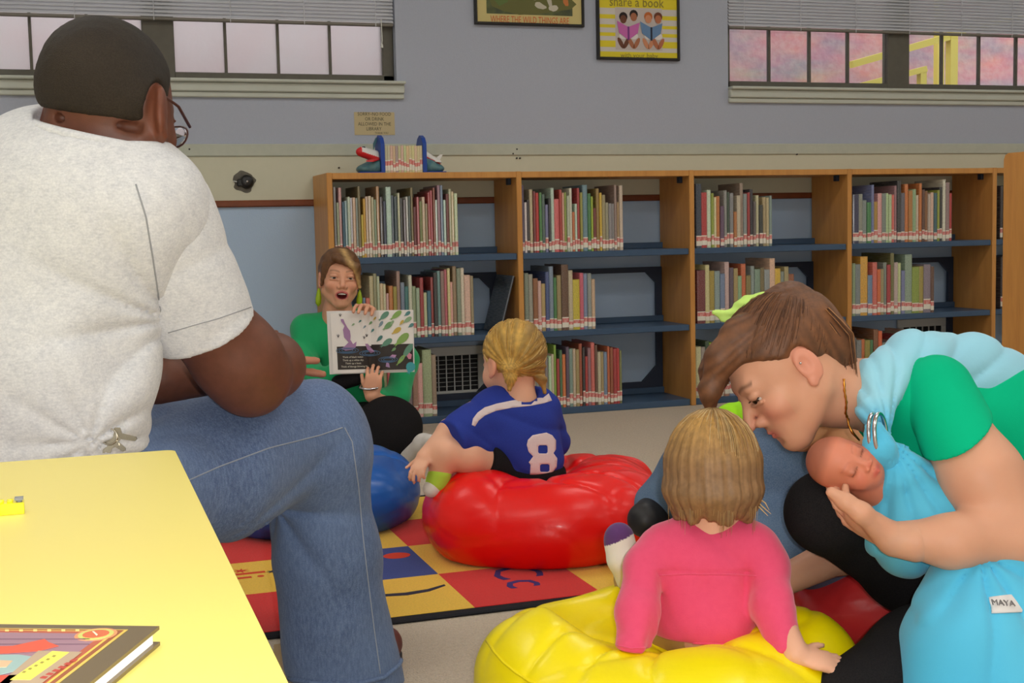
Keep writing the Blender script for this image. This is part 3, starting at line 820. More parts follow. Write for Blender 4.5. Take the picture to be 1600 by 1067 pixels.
for bay, sh, pa, pb, spec in ROWS:
    items = spec.split()
    z = ZS[sh]; yb = 0.020
    py = {0: 395, 1: 515, 2: 640}[sh]
    xa = max(on_y(pa, py, yb)[0], bay * BW + UT / 2 + .004); xb = min(on_y(pb, py, yb)[0], (bay + 1) * BW - UT / 2 - .006)
    ws = [(1.7 if it.endswith('c') else random.uniform(.75, 1.2)) for it in items]
    tot = sum(ws); x = xa
    n = len(items)
    for k, it in enumerate(items):
        w = ws[k] / tot * (xb - xa)
        hs = it[1:].rstrip('c'); h = int(hs) / (10 if len(hs) == 1 or hs == '10' else 100)
        if hs == '10': h = 1.0
        h = h * 0.292 * random.uniform(.98, 1.02)
        thick = 'thick' if w > .019 else ('slim' if w < .011 else 'medium-thick')
        tall = 'tall' if h > .27 else ('short' if h < .215 else 'mid-height')
        lb = '%s %s %s picture book, %s from the left, %s of %s' % (tall, thick, PAL[it[0]][3], ordinal(k + 1), SHELF[sh], BAY[bay])
        d = random.uniform(.17, .24) if h < .25 else random.uniform(.21, .25)
        lean = 0.0
        book(x + .0003, yb + random.uniform(0, .008), z + .0003, w - .0006, d, h, it[0], lb, 'picture books on the library shelves', lean)
        x += w
# the one that has slumped against the divider
zb = ZS[1]
book(BW - UT / 2 - .084, .03, zb + .0030, .010, .23, .255, 'T', 'dark teal book slumped sideways against the first divider on the middle shelf', 'picture books on the library shelves', math.radians(15.5), lab=False)

# ------------------------------------------------------------------ small books and airplane bookends on top
m_be = mat('bookend_blue', rgb(34, 72, 160), .4, .4); m_sea = mat('bookend_cloud', rgb(70, 116, 130), .5, .4, noise=(30, .5, rgb(120, 150, 140)))
m_pw = mat('plane_white', rgb(226, 224, 220), .35, .4); m_pr = mat('plane_red', rgb(214, 40, 44), .35, .4)
zt = BH - .001
def tx(px): return on_y(px, 268, 0.10)[0]
xl, xr = tx(601), tx(660)
n = 14; x = xl
for k in range(n):
    w = (xr - xl) / n
    book(x + .0003, .09, zt + .0005, w - .0006, .10, .117 * random.uniform(.985, 1.0), 'c' if k != 4 else 's', '%s small cream paperback, %s from the left between airplane bookends' % ('green-tinged' if k == 4 else 'slim', ordinal(k + 1)), 'small paperbacks between the bookends', name='small_book')
    x += w
def bookend(xe, sgn, label):
    r = empty('airplane_bookend', (xe, .14, zt), label, 'bookend')
    xa, xb = sorted((xe, xe + sgn * .017))
    MB().prism([(.085, 0), (.195, 0), (.195, .125), (.175, .15), (.14, .163), (.105, .15), (.085, .125)], (xa, 0, zt + .0005), (0, 1, 0), (0, 0, 1), (xb - xa, 0, 0)).build('slab', m_be, r)
    L = .095 if sgn < 0 else .085
    xa, xb = sorted((xe + sgn * .017, xe + sgn * (.017 + L)))
    MB().bbox(xa, xb, .08, .20, zt + .0005, zt + .007, .002).build('foot_plate', m_be, r)
    s = Sdf()
    for k in range(7):
        q = k / 6
        s.add(Ell((xe + sgn * (.02 + q * (L - .025)), .14 + .012 * math.sin(k * 2), zt + .02 + .012 * (1 - q)), (.024, .045, .016 + .024 * (1 - q))), .01)
    s.keep(Plane((xe + sgn * .0172, 0, 0), (-sgn, 0, 0))); s.cut(Plane((0, 0, zt + .006), (0, 0, 1)))
    s.ops.pop()
    s.keep(Plane((0, 0, zt + .006), (0, 0, -1)))
    body('cloud_base', s, .004, m_sea, r)
    # fuselage pointing up to the left for the nose, down to the right for the tail
    fz = zt + (.082 if sgn < 0 else .074)
    if sgn < 0:
        a = np.array([xe - .015, .14, fz - .012]); b = np.array([xe - .085, .14, fz + .012])
        f = Sdf().add(Cone(a, b, .027, .021), .005).add(Cone(b, b + [-.012, 0, 0], .021, .015), .01)
    else:
        a = np.array([xe + .015, .14, fz + .004]); b = np.array([xe + .085, .14, fz - .026])
        f = Sdf().add(Cone(a, b, .024, .011), .005)
    f.keep(Plane((xe + sgn * .0172, 0, 0), (-sgn, 0, 0)))
    ax_ = _n(b - a); upv = np.array([-ax_[2], 0, ax_[0]]); upv = upv if upv[2] > 0 else -upv
    def tint(V):
        c = np.tile(np.array(rgb(228, 226, 222)[:3]), (len(V), 1))
        t = (V - a) @ upv
        c[t < -.002] = rgb(214, 38, 44)[:3]
        if sgn < 0: c[(V[:, 0] < b[0] - .004)] = rgb(214, 38, 44)[:3]
        return c
    body('fuselage', f, .003, mat('plane_paint', (1, 1, 1, 1), .35, .4, attr=True), r, tint)
    if sgn < 0:
        MB().prism([(0, 0), (-.05, -.05), (-.02, -.055), (.02, -.01)], a + np.array([-.02, -.02, -.008]), (1, 0, 0), (0, 1, .25), (0, 0, .005)).build('wing', m_pr, r)
        MB().bbox(b[0] - .004, b[0] + .012, .125, .155, b[2] + .012, b[2] + .022, .003).build('cockpit', mat('cockpit_glass', rgb(50, 60, 70), .2), r)
        MB().prism([(0, 0), (.012, .03), (.02, .05), (.012, .055), (0, .03)], (xe - .034, .15, zt + .10), (1, 0, 0), (0, 0, 1), (0, .006, 0)).build('trim', m_sea, r)
    else:
        MB().prism([(-.03, 0), (0, 0), (.018, .03), (.006, .03)], b + np.array([0, -.003, .004]), (1, 0, 0), (0, 0, 1), (0, .006, 0)).build('tail_fin', m_pw, r)
        MB().prism([(-.02, -.035), (.004, -.04), (.012, 0), (.004, .04), (-.02, .035)], b + np.array([-.004, 0, 0]), (1, 0, 0), (0, 1, 0), (0, 0, .004)).build('tail_plane', m_pw, r)
    return r
bookend(xl - .0003, -1, 'blue bookend with the red and white nose of a toy airplane')
bookend(xr + .0003, 1, 'blue bookend with the red and white tail of a toy airplane')

# ------------------------------------------------------------------ a nearer bookcase at the right edge: its end panel runs towards the camera
e0 = P(1568, 300, 4.2)
xe, ye = e0[0], e0[1]
ztop = P(1568, 240, 4.2)[2]
b2_ = empty('end_bookcase', (xe + .4, ye - .2, 0), 'tall oak bookcase end panel with rounded corner at the right edge', 'bookcase')
MB().prism([(0, 0), (0, ztop - .02), (-.006, ztop - .006), (-.02, ztop), (-.5, ztop), (-.5, 0)], (xe, ye, 0), (0, 1, 0), (0, 0, 1), (.026, 0, 0)).build('end_panel', m_oak, b2_)
MB().bbox(xe + .026, xe + .85, ye - .48, ye - .02, ztop - .05, ztop - .025, .002).build('top_board', m_oak, b2_)
for z in (.05, .40, .75): MB().bbox(xe + .026, xe + .85, ye - .48, ye - .02, z, z + .02, .002).build('shelf', m_blue, b2_)
MB().prism([(0, 0), (0, ztop), (-.5, ztop), (-.5, 0)], (xe + .85, ye, 0), (0, 1, 0), (0, 0, 1), (.026, 0, 0)).build('end_panel', m_oak, b2_)
# ================================================================== alphabet rug
m_rub = mat('rug_border', rgb(40, 40, 44), .9, .1, bump=(300, .5, .003))
def rugm(nm, r, g, b): return mat('rug_' + nm, rgb(r, g, b), .95, .08, noise=[(220, .35, rgb(r * .8, g * .8, b * .8)), (4, .15, rgb(min(255, r * 1.05), g * .92, b * .9))], bump=(320, .6, .003), sheen=.15)
m_rr, m_ry, m_rb = rugm('red', 214, 40, 36), rugm('yellow', 236, 190, 66), rugm('blue', 46, 66, 140)
m_rink, m_rink2 = mat('rug_dark_print', rgb(44, 40, 60), .95), mat('rug_red_print', rgb(206, 62, 40), .95)
GX, GY, GS = -0.224, -2.692, 0.298
rug = empty('alphabet_rug', (-.2, -2.1, 0), 'alphabet play rug of red, yellow and blue squares with black border', 'rug')
NX0, NX1, NY = -3, 3, 4
MB().bbox(GX + NX0 * GS - .03, GX + NX1 * GS + .03, GY - .03, GY + NY * GS + .03, .0005, .008, .003).build('border', m_rub, rug)
sq = MB().bbox(.0, GS, 0, GS, .0075, .0092, .0006).build('square', m_ry, rug)
first = True
colr = {}
for i in range(NX0, NX1):
    for j in range(NY):
        if (i + j) % 2: c = m_rr if j % 2 == 0 else m_ry
        else: c = m_ry if j % 2 == 0 else m_rb
        if j % 2 == 0: c = (m_ry, m_rr)[(i - (-1)) % 2]      # row of yellow and red
        else: c = (m_rb, m_ry)[(i - (-1)) % 2]               # row of blue and yellow
        o = sq if first else sq.copy()
        if not first: COL.objects.link(o); o.data = sq.data.copy() if False else sq.data
        first = False
        o.location = (GX + i * GS, GY + j * GS, 0)
        o.parent = rug; o.matrix_parent_inverse = world_of(rug).inverted()
        colr[i, j] = (o, c)
for (i, j), (o, c) in colr.items():
    o.data = bpy.data.meshes.get('square_' + c.name) or o.data.copy()
    if not o.data.name.startswith('square_'):
        o.data.name = 'square_' + c.name; o.data.materials.clear(); o.data.materials.append(c)
def rug_text(t, i, j, size, m_, rot=0, dx=0, dy=0):
    c = math.cos(rot); s = math.sin(rot)
    text_mesh('letters', t, size, m_, frame_m((GX + (i + .5) * GS + dx, GY + (j + .5) * GS + dy, .0094), (c, s, 0), (-s, c, 0)), rug, extrude=.0004)
rug_text('Cc', 0, 0, .17, mat('rug_navy_print', rgb(60, 44, 110), .95), -math.pi / 2, .02, .05)
rug_text('Ij', -2, 1, .16, m_rink2, -math.pi / 2, .0, .02)
rug_text('s', -2, 0, .17, m_rink, math.pi, .08, .03)
rug_text('h', -1, 1, .15, m_rink2, 0, .0, .05)
rug_text('(', -1, 0, .22, m_rink, math.pi / 2, .02, .02)
rug_text('-', 0, 1, .16, m_rink, 0, .03, -.02)
rug_text('b', 1, 1, .16, m_rink, 0)
for (px, py, m_, s_) in ((376, 892, m_rink2, .022), (425, 893, m_rink, .016)):
    q = on_z(px, py, .0094)
    pts = [(math.cos(a) * s_ * (1 if k % 2 else .35), math.sin(a) * s_ * (1 if k % 2 else .35)) for k, a in enumerate(np.linspace(0, 2 * math.pi, 14, endpoint=False))]
    MB().prism(pts, q, (1, 0, 0), (0, 1, 0), (0, 0, .0004)).build('star_print', m_, rug)
q = on_z(620, 868, .0094)
MB().prism([(math.cos(a) * .035, math.sin(a) * .03) for a in np.linspace(0, 6.28, 16, endpoint=False)], q, (1, 0, 0), (0, 1, 0), (0, 0, .0004)).build('round_print', m_rink2, rug)

# ================================================================== bean bags
def vinyl(nm, r, g, b, r2, g2, b2): return mat('vinyl_' + nm, rgb(r, g, b), .34, .35, noise=(6, .35, rgb(r2, g2, b2)), bump=(40, .14, .006), coat=.08)
def beanbag(label, c, R, tr, mat_, heights, seed, h=.0055, sits=(), sqy=.92, extra=None, wr=.006):
    c = np.array([c[0], c[1], 0.0])
    s = Sdf()
    n = len(heights)
    for k, hm in enumerate(heights):
        a = 2 * math.pi * k / n
        # direction measured from the camera's right, counter-clockwise seen from above
        d = np.array([CR[0], CR[1], 0]) * math.cos(a) + np.array([CF[0], CF[1], 0]) * math.sin(a)
        rr = tr * (0.92 + .10 * math.sin(seed + 2.3 * k))
        ctr = c + d * (R * (1 if abs(math.cos(a)) > .5 else sqy)) + np.array([0, 0, rr * .86 * (hm if hm < 1 else 1)])
        s.add(Ell(ctr, (rr * 1.08, rr * 1.08, rr * hm * .95)), .07)
    s.add(Ell(c + [0, 0, tr * .62], (R * 1.15, R * 1.1, tr * .72)), .06)
    for e in (extra or []): s.add(e, .05)
    for e in sits: s.cut(e, .035)
    def wrinkle(X):
        q = X - c
        th = np.arctan2(q[:, 1], q[:, 0]); rad = np.hypot(q[:, 0], q[:, 1])
        top = np.clip((X[:, 2] - tr * .75) / (tr * .9), 0, 1)
        inner = np.clip(1.25 - rad / (R + tr * .35), 0, 1)
        w1 = (1 - np.abs(np.sin(4.5 * th + 2.2 * mul_noise(X, 8, seed) + seed))) ** 3.5
        w2 = (1 - np.abs(np.sin(34 * q[:, 2] + 3.2 * mul_noise(X, 9, seed + 1)))) ** 3
        w3 = (1 - np.abs(np.sin(22 * rad + 3.5 * mul_noise(X, 10, seed + 5)))) ** 3
        return wr * 1.6 * w1 * (0.25 + top) * (.35 + inner) + wr * .35 * w2 * (1 - top) + wr * .9 * w3 * top * top + .002 * mul_noise(X, 12, seed + 2)
    s.disp(wrinkle)
    s.keep(Plane((0, 0, .0095), (0, 0, -1)), .01)
    r = empty('bean_bag', (c[0], c[1], .0095), label, 'bean bag', 'vinyl bean bags on the floor')
    o = body('bag', s, h, mat_, r, smooth_it=2)
    return r, o
m_red = vinyl('red', 240, 22, 16, 226, 14, 14); m_yelv = vinyl('yellow', 250, 230, 2, 244, 216, 2)
m_bluv = vinyl('blue', 26, 92, 176, 18, 70, 150); m_mar = vinyl('maroon', 196, 44, 46, 172, 28, 34)
cr = P(846, 800, 3.37)
red_bag, red_o = beanbag('bright red vinyl bean bag under the child in the blue jersey', cr, .185, .125, m_red, [1.02, 1.12, 1.08, .8, .92, 1.08, 1.06, .98, .98, .98], 1.0,
    sits=[Ell(P(812, 715, 3.44), (.13, .11, .07), None)], extra=[Cone(P(880, 745, 3.6), P(985, 752, 3.50), .055, .06)])
cy_ = P(1043, 1000, 2.10)
yel_bag, yel_o = beanbag('yellow vinyl bean bag under the toddler in the pink sweater', cy_, .182, .122, m_yelv, [1.0, .95, 1.0, .98, 1.02, 1.02, .95, .93, .92, .96], 2.2, h=.005,
    sits=[Ell(np.array([cy_[0], cy_[1] + .02, .285]), (.185, .165, .14)), Ell(P(935, 935, 2.14), (.075, .07, .05))], sqy=.95)
cb = P(498, 790, 3.72)
blu_bag, blu_o = beanbag('blue vinyl bean bag behind the jeans of the seated man', cb, .18, .12, m_bluv, [1.05, 1.0, .9, .9, .95, .95, .8, .8, .85, .95], 4.1)
cm = P(1432, 900, 2.66)
mar_bag, mar_o = beanbag('dark red vinyl bean bag under the woman with the blue sling', cm, .185, .11, m_mar, [.95, .95, .95, .9, .9, .85, .8, .8, .8, .9], 5.3)
# piping on the yellow bag, black strap on the blue one
bv = bvh_of(yel_o)
pp = on_surface(bv, [(753, 985), (760, 1000), (772, 1018), (788, 1036), (806, 1051), (828, 1065), (850, 1076), (880, 1088)], .0005)
if len(pp) > 3: MB().tube(pp, .0022, 6).build('piping', m_yelv, yel_bag, True)

# ================================================================== yellow table with a book and a toy brick
TZ = 0.58
ca = on_z(268, 703, TZ)
m_tab = mat('yellow_laminate', rgb(243, 226, 120), .38, .4, noise=(2.5, .15, rgb(246, 226, 120)), bump=(400, .05, .001))
m_tedge = mat('table_edge', rgb(96, 74, 40), .5)
m_legs = mat('table_leg_metal', rgb(60, 60, 64), .4, .5)
tb = empty('yellow_table', (ca[0] - .6, ca[1] - .5, 0), 'low yellow laminate table with brown edge in the left foreground', 'table')
def rounded(x0, x1, y0, y1, r, n=6):
    out = []
    for cx_, cy2, a0 in ((x1 - r, y1 - r, 0), (x0 + r, y1 - r, 90), (x0 + r, y0 + r, 180), (x1 - r, y0 + r, 270)):
        for k in range(n + 1):
            a = math.radians(a0 + 90 * k / n); out.append((cx_ + r * math.cos(a), cy2 + r * math.sin(a)))
    return out
tx0, tx1, ty0, ty1 = ca[0] - 1.2, ca[0] + .0035, ca[1] - 1.05, ca[1] + .001
sk = math.tan(math.radians(-1.0))
pl = rounded(tx0, tx1, ty0, ty1, .012)
MB().prism(pl, (0, 0, TZ - .004), (1, 0, 0), (0, 1, 0), (0, 0, .004)).build('table_top', m_tab, tb)
MB().prism(rounded(tx0 - .0012, tx1 + .0012, ty0 - .0012, ty1 + .0012, .013), (0, 0, TZ - .028), (1, 0, 0), (0, 1, 0), (0, 0, .0255)).build('edge_band', m_tedge, tb)
for sx, sy in ((tx0 + .08, ty0 + .08), (tx1 - .08, ty0 + .08), (tx0 + .08, ty1 - .1), (tx1 - .14, ty1 - .1)):
    MB().lathe((sx, sy, .0), [(.016, 0), (.016, TZ - .03)], 14).build('leg', m_legs, tb, True)

# book lying on the table
BZ = TZ + .0125
c0 = on_z(249, 978, BZ); c1 = on_z(0, 975, BZ); c2 = on_z(165, 1067, BZ)
u_ = _n(c1 - c0); v_ = c2 - c0; v_ = _n(v_ - u_ * (v_ @ u_))
BWd, BHt = .24, .27
bk = empty('table_book', c0 + u_ * .12 + v_ * .13 - np.array([0, 0, .012]), 'dark hardback book with purple, red and gold cover on the yellow table', 'book')
def bkb(name, a0, a1, b0, b1, z0, z1, m_, parent=bk):
    return MB().prism([(a0, b0), (a1, b0), (a1, b1), (a0, b1)], np.array([c0[0], c0[1], z0]), u_, v_, (0, 0, z1 - z0)).build(name, m_, parent)
m_bkc = mat('book_dark_cover', rgb(104, 88, 62), .35, .5)
bkb('front_cover', 0, BWd, 0, BHt, BZ - .0022, BZ, m_bkc)
bkb('back_cover', 0, BWd, 0, BHt, TZ + .0004, TZ + .0026, m_bkc)
bkb('spine', BWd, BWd + .003, 0, BHt, TZ + .0004, BZ, m_bkc)
bkb('page_block', .003, BWd, .004, BHt - .004, TZ + .0026, BZ - .0022, mat('paper_edges', rgb(246, 244, 240), .8))
def inb(n, a0, a1, b0, b1, c, L): return bkb(n, a0, a1, b0, b1, BZ + L, BZ + L + .0002, ink(*c))
inb('cover_print', .0165, BWd - .012, .0085, BHt - .02, (212, 184, 92), .0001)
inb('cover_print', .0185, BWd - .014, .0100, BHt - .022, (150, 90, 62), .0002)
inb('cover_print', .0215, BWd - .017, .0125, BHt - .025, (222, 190, 90), .0003)
inb('cover_print', .0232, BWd - .019, .0140, BHt - .027, (178, 96, 72), .0004)
inb('cover_print', .028, BWd - .024, .0185, BHt - .032, (156, 122, 134), .0005)
def lb2(px, py):
    q = on_z(px, py, BZ) - c0; return float(q @ u_), float(q @ v_)
def shp(pts, c, L, n='cover_shape'):
    MB().prism([lb2(*p) for p in pts], np.array([c0[0], c0[1], BZ + L]), u_, v_, (0, 0, .0002)).build(n, ink(*c), bk)
for y_ in (1000, 1008): shp([(-40, y_), (140, y_), (140, y_ + 1.2), (-40, y_ + 1.2)], (120, 92, 106), .0008)
shp([(-60, 1014), (20, 1012), (70, 1001), (76, 1006), (92, 1012), (60, 1020), (0, 1024), (-60, 1026)], (214, 92, 70), .0010)
shp([(-60, 1026), (30, 1026), (58, 1030), (40, 1048), (-10, 1060), (-60, 1062)], (150, 176, 172), .0011)
shp([(-40, 1034), (20, 1036), (10, 1046), (-40, 1048)], (212, 176, 140), .0013)
shp([(-60, 1060), (30, 1058), (10, 1075), (-60, 1078)], (204, 84, 66), .0012)
shp([(60, 1020), (128, 1022), (60, 1075), (-5, 1075)], (176, 154, 128), .0012)
shp([(82, 1021), (108, 1023), (48, 1066), (16, 1066)], (236, 226, 96), .0014)
for k in range(6):
    t = k / 6
    shp([(84 - 56 * t, 1028 + 30 * t), (88 - 56 * t, 1028.5 + 30 * t), (85 - 56 * t, 1031 + 30 * t), (81 - 56 * t, 1030.4 + 30 * t)], (150, 140, 70), .0016)
    shp([(114 - 56 * t, 1034 + 32 * t), (122 - 56 * t, 1035 + 32 * t), (118 - 56 * t, 1038 + 32 * t), (109 - 56 * t, 1037 + 32 * t)], (178, 74, 62), .0016)
    shp([(8 + 22 * k, 985.4), (14 + 22 * k, 985.4), (14 + 22 * k, 988), (8 + 22 * k, 988)], (228, 206, 130), .0007)
cc = on_z(150, 993, BZ)
for rr, c, L in ((.0125, (222, 150, 104), .0006), (.0105, (198, 200, 110), .0008), (.0078, (206, 110, 74), .0010)):
    MB().prism([(math.cos(a) * rr, math.sin(a) * rr) for a in np.linspace(0, 6.28, 18, endpoint=False)], cc + [0, 0, L], (1, 0, 0), (0, 1, 0), (0, 0, .0002)).build('cover_medallion', ink(*c), bk)
shp([(144, 990), (147, 990), (153, 995), (151, 997)], (240, 226, 200), .0014)

# toy brick
q = on_z(38, 803, TZ)
br = empty('toy_brick', (q[0] - .012, q[1] + .008, TZ), 'yellow toy building brick with one grey stud on the yellow table', 'toy brick')
m_br = mat('brick_plastic', rgb(250, 236, 30), .25, .5); m_brg = mat('brick_grey', rgb(120, 124, 128), .25, .5)
bx = MB().bbox(q[0] - .0318 * 1.0, q[0], q[1], q[1] + .0158, TZ + .0002, TZ + .0108, .0004)
bx.build('brick', m_br, br)
for i in range(4):
    for j in range(2):
        MB().lathe((q[0] - .004 - .008 * i, q[1] + .004 + .008 * j, TZ + .0107), [(.0026, 0), (.0026, .0018), (.0023, .002)], 12).build('stud', m_br if not (i == 0 and j == 0) else m_brg, br, True)
MB().bbox(q[0] - .0078, q[0] - .0002, q[1] + .0002, q[1] + .0078, TZ + .0127, TZ + .0155, .0003).build('grey_piece', m_brg, br)

# strip of brown tape on the carpet
a_, b_, c_, d_ = on_z(428, 1008, 0), on_z(440, 1006, 0), on_z(441, 1075, 0), on_z(425, 1075, 0)
t_ = MB(); t_.add([(*p[:2], .0015) for p in (a_, b_, c_, d_)] + [(*p[:2], .0002) for p in (a_, b_, c_, d_)], [(0, 1, 2, 3), (7, 6, 5, 4), (0, 4, 5, 1), (1, 5, 6, 2), (2, 6, 7, 3), (3, 7, 4, 0)])
tag(t_.build('floor_tape', mat('brown_tape', rgb(168, 140, 98), .6)), 'strip of brown tape on the carpet beside the rug', 'tape')
# ================================================================== people
m_skin = mat('skin', (1, 1, 1, 1), .5, .35, attr=True, sss=.12, noise=[(70, .04, rgb(214, 130, 104))], bump=(500, .12, .0008))
m_hairm = mat('hair', (1, 1, 1, 1), .55, .4, attr=True, noise=[(90, .25, rgb(30, 20, 14))])
m_cloth = mat('cloth', (1, 1, 1, 1), .9, .15, attr=True, sheen=.2, bump=(500, .2, .001))
m_eye = mat('eye', (1, 1, 1, 1), .1, .5, attr=True)
L3 = lambda r, g, b: np.array(rgb(r, g, b)[:3])
def flat_tint(r, g, b, var=0.0, sc=30, seed=1):
    c = L3(r, g, b)
    def f(V):
        o = np.tile(c, (len(V), 1))
        if var: o *= (1 + var * mul_noise(V, sc, seed))[:, None]
        return np.clip(o, 0, 1)
    return f
class Head:
    def __init__(s, o, fwd, up, sc=1.0, kid=False, wide=1.0, fat=0.0):
        s.o = np.asarray(o, float); s.A = axes(fwd, up); s.s = sc; s.kid = kid; s.wide = wide; s.fat = fat
    def p(s, x, y, z): return s.o + s.s * (x * s.wide * s.A[0] + y * s.A[1] + z * s.A[2])
    def e(s, c, r): return Ell(s.p(*c), np.array(r) * s.s * np.array([s.wide, 1, 1]), s.A)
    def cn(s, a, b, ra, rb): return Cone(s.p(*a), s.p(*b), ra * s.s, rb * s.s)
    def loc(s, V):
        q = ((V - s.o) @ s.A.T) / s.s; q[:, 0] /= s.wide; return q
    def build(s, sd, mouth=0.0, nose=1.0, eyes='open', ears=True, neck=True, neck_r=.052):
        k = s.s
        sd.add(s.e((0, -.012, .03), (.075, .094, .083)), .01 * k)
        if s.kid:
            sd.add(s.e((0, .028, -.028), (.062, .06, .068)), .03 * k)
            sd.add(s.e((0, .052, -.074), (.026, .024, .02)), .03 * k)
            for q in (-1, 1):
                sd.add(s.e((.034 * q, .05, -.04), (.03, .03, .03)), .02 * k)
        else:
            sd.add(s.e((0, .027, -.026), (.057, .060, .077)), .03 * k)
            sd.add(s.e((0, .069, -.096 - mouth * .4), (.019, .018, .016)), .025 * k)
            for q in (-1, 1):
                sd.add(s.cn((.052 * q, -.002, -.055), (.014 * q, .056, -.094 - mouth * .4), .017, .014), .03 * k)
                sd.add(s.e((.039 * q, .056, -.030), (.022, .024, .020)), .02 * k)
        sd.add(s.cn((-.034, .074, .020), (.034, .074, .020), .010, .010), .02 * k)
        # eyes: sockets, lids
        for q in (-1, 1):
            sd.cut(s.e((.031 * q, .096, -.002), (.016, .012, .011)), .012 * k)
            if eyes == 'closed':
                sd.add(s.e((.031 * q, .078, -.003), (.016, .011, .011)), .006 * k)
            elif eyes == 'half':
                sd.add(s.e((.031 * q, .0765, .005), (.0165, .0125, .0085)), .002 * k)
                sd.add(s.cn((.018 * q, .087, -.009), (.046 * q, .078, -.008), .0036, .0035), .003 * k)
            elif eyes == 'open':
                sd.add(s.cn((.018 * q, .087, .006), (.046 * q, .078, .005), .0042, .004), .003 * k)
                sd.add(s.cn((.018 * q, .087, -.009), (.046 * q, .078, -.008), .0036, .0035), .003 * k)
        # nose
        nz = nose
        sd.add(s.cn((0, .083, .006), (0, .090 + .019 * nz, -.032), .0075, .0098), .012 * k)
        for q in (-1, 1): sd.add(s.e((.0125 * q, .090 + .004 * nz, -.037), (.0085, .010, .0075)), .006 * k)
        for q in (-1, 1): sd.cut(s.e((.007 * q, .100 + .006 * nz, -.045), (.0035, .005, .004)), .002 * k)
        # mouth
        if mouth:
            sd.add(s.e((0, .078, -.066), (.030, .018, .026)), .015 * k)
            sd.cut(s.e((0, .094, -.070), (.019, .022, mouth)), .004 * k)
            sd.add(s.cn((-.018, .088, -.060), (.018, .088, -.060), .004, .004), .004 * k)
            sd.cut(s.e((0, .100, -.071), (.017, .022, mouth * .85)), .003 * k)
        else:
            if not s.kid: sd.add(s.e((0, .066, -.062), (.034, .0215, .028)), .025 * k)
            for q in (-1, 1):
                sd.add(s.cn((0, .0895, -.0612), (.024 * q, .074, -.065), .0052, .0028), .004 * k)
                sd.add(s.cn((0, .0880, -.0715), (.022 * q, .073, -.067), .0058, .0028), .004 * k)
            for q in (-1, 1): sd.cut(s.cn((0, .0945, -.0663), (.024 * q, .0785, -.0663), .0020, .0015), .002 * k)
            if not s.kid: sd.cut(s.e((0, .098, -.0815), (.018, .012, .006)), .010 * k)
        if ears:
            for q in (-1, 1):
                sd.add(s.e((.077 * q, -.010, -.008), (.007, .019, .030)), .006 * k)
                sd.cut(s.e((.0875 * q, -.005, -.004), (.0085, .012, .018)), .0025 * k)
                sd.add(s.e((.076 * q, .001, -.034), (.006, .008, .009)), .005 * k)
        if neck: sd.add(s.cn((0, -.022, -.05), (0, -.045, -.16), neck_r, neck_r * 1.08), .025 * k)
        return sd
    def tint(s, base, lip, brow, blush=None, inside=None, mouth=0.0, hairline=None):
        base, lip, brow = L3(*base), L3(*lip), L3(*brow)
        def f(V):
            q = s.loc(V.copy()); c = np.tile(base, (len(V), 1))
            x, y, z = q[:, 0], q[:, 1], q[:, 2]; ax_ = np.abs(x)
            front = (y > .05) & (z > -.14) & (z < .12)
            if blush is not None:
                g = np.exp(-(((ax_ - .042) / .02) ** 2 + ((z + .035) / .02) ** 2)) * front
                g = np.maximum(g, np.exp(-((ax_ / .012) ** 2 + ((z + .036) / .010) ** 2)) * front)
                g = np.maximum(g, .8 * ((ax_ > .074) & (np.abs(y + .008) < .03) & (z < .03) & (z > -.05)))
                c = c * (1 - .4 * g[:, None]) + L3(*blush) * (.4 * g[:, None])
            t = (ax_ - .012) / .036
            bz = .0205 + .006 * np.sin(np.clip(t, 0, 1) * 2.4)
            g = np.exp(-((z - bz) / .0034) ** 2) * (t > 0) * (t < 1) * front
            c = c * (1 - .75 * g[:, None]) + brow * (.75 * g[:, None])
            ez = np.exp(-((z + .002) / .008) ** 2 - ((ax_ - .032) / .017) ** 2) * front
            c = c * (1 - .35 * ez[:, None])
            if mouth:
                m = ((x / .0255) ** 2 + ((z + .069) / (mouth + .006)) ** 2 < 1) & front
                c[m] = lip
                m = ((x / .020) ** 2 + ((z + .070) / (mouth + .002)) ** 2 < 1) & (y < .0925) & front
                c[m] = L3(96, 20, 24)
            else:
                g = np.exp(-(x / .024) ** 4 - ((z + .0665) / .0088) ** 4) * front
                c = c * (1 - .8 * g[:, None]) + lip * (.8 * g[:, None])
            return np.clip(c * (1 + .05 * mul_noise(V, 60, 2))[:, None], 0, 1)
        return f
    def eye(s, parent, iris=(70, 50, 36), down=0.0, side=0.0, big=.86):
        for q in (-1, 1):
            c = s.p(.031 * q, .0745, -.0015); g = _n(s.A[1] + s.A[2] * down + s.A[0] * side)
            sd = Sdf().add(Ell(c, .0122 * s.s), .001)
            def tint(V):
                a = (V - c) @ g / (.0122 * s.s); o = np.tile(L3(206, 196, 188), (len(V), 1))
                o[a > big] = L3(*iris); o[a > .965] = L3(10, 8, 8); return o
            body('eye', sd, .0013 * max(s.s, .7), m_eye, parent, tint, smooth_it=1)
    def hair_cap(s, r=1.07, back=0.0):
        return s.e((0, -.014, .032), (.0755 * r + .002, .095 * r, .084 * r))

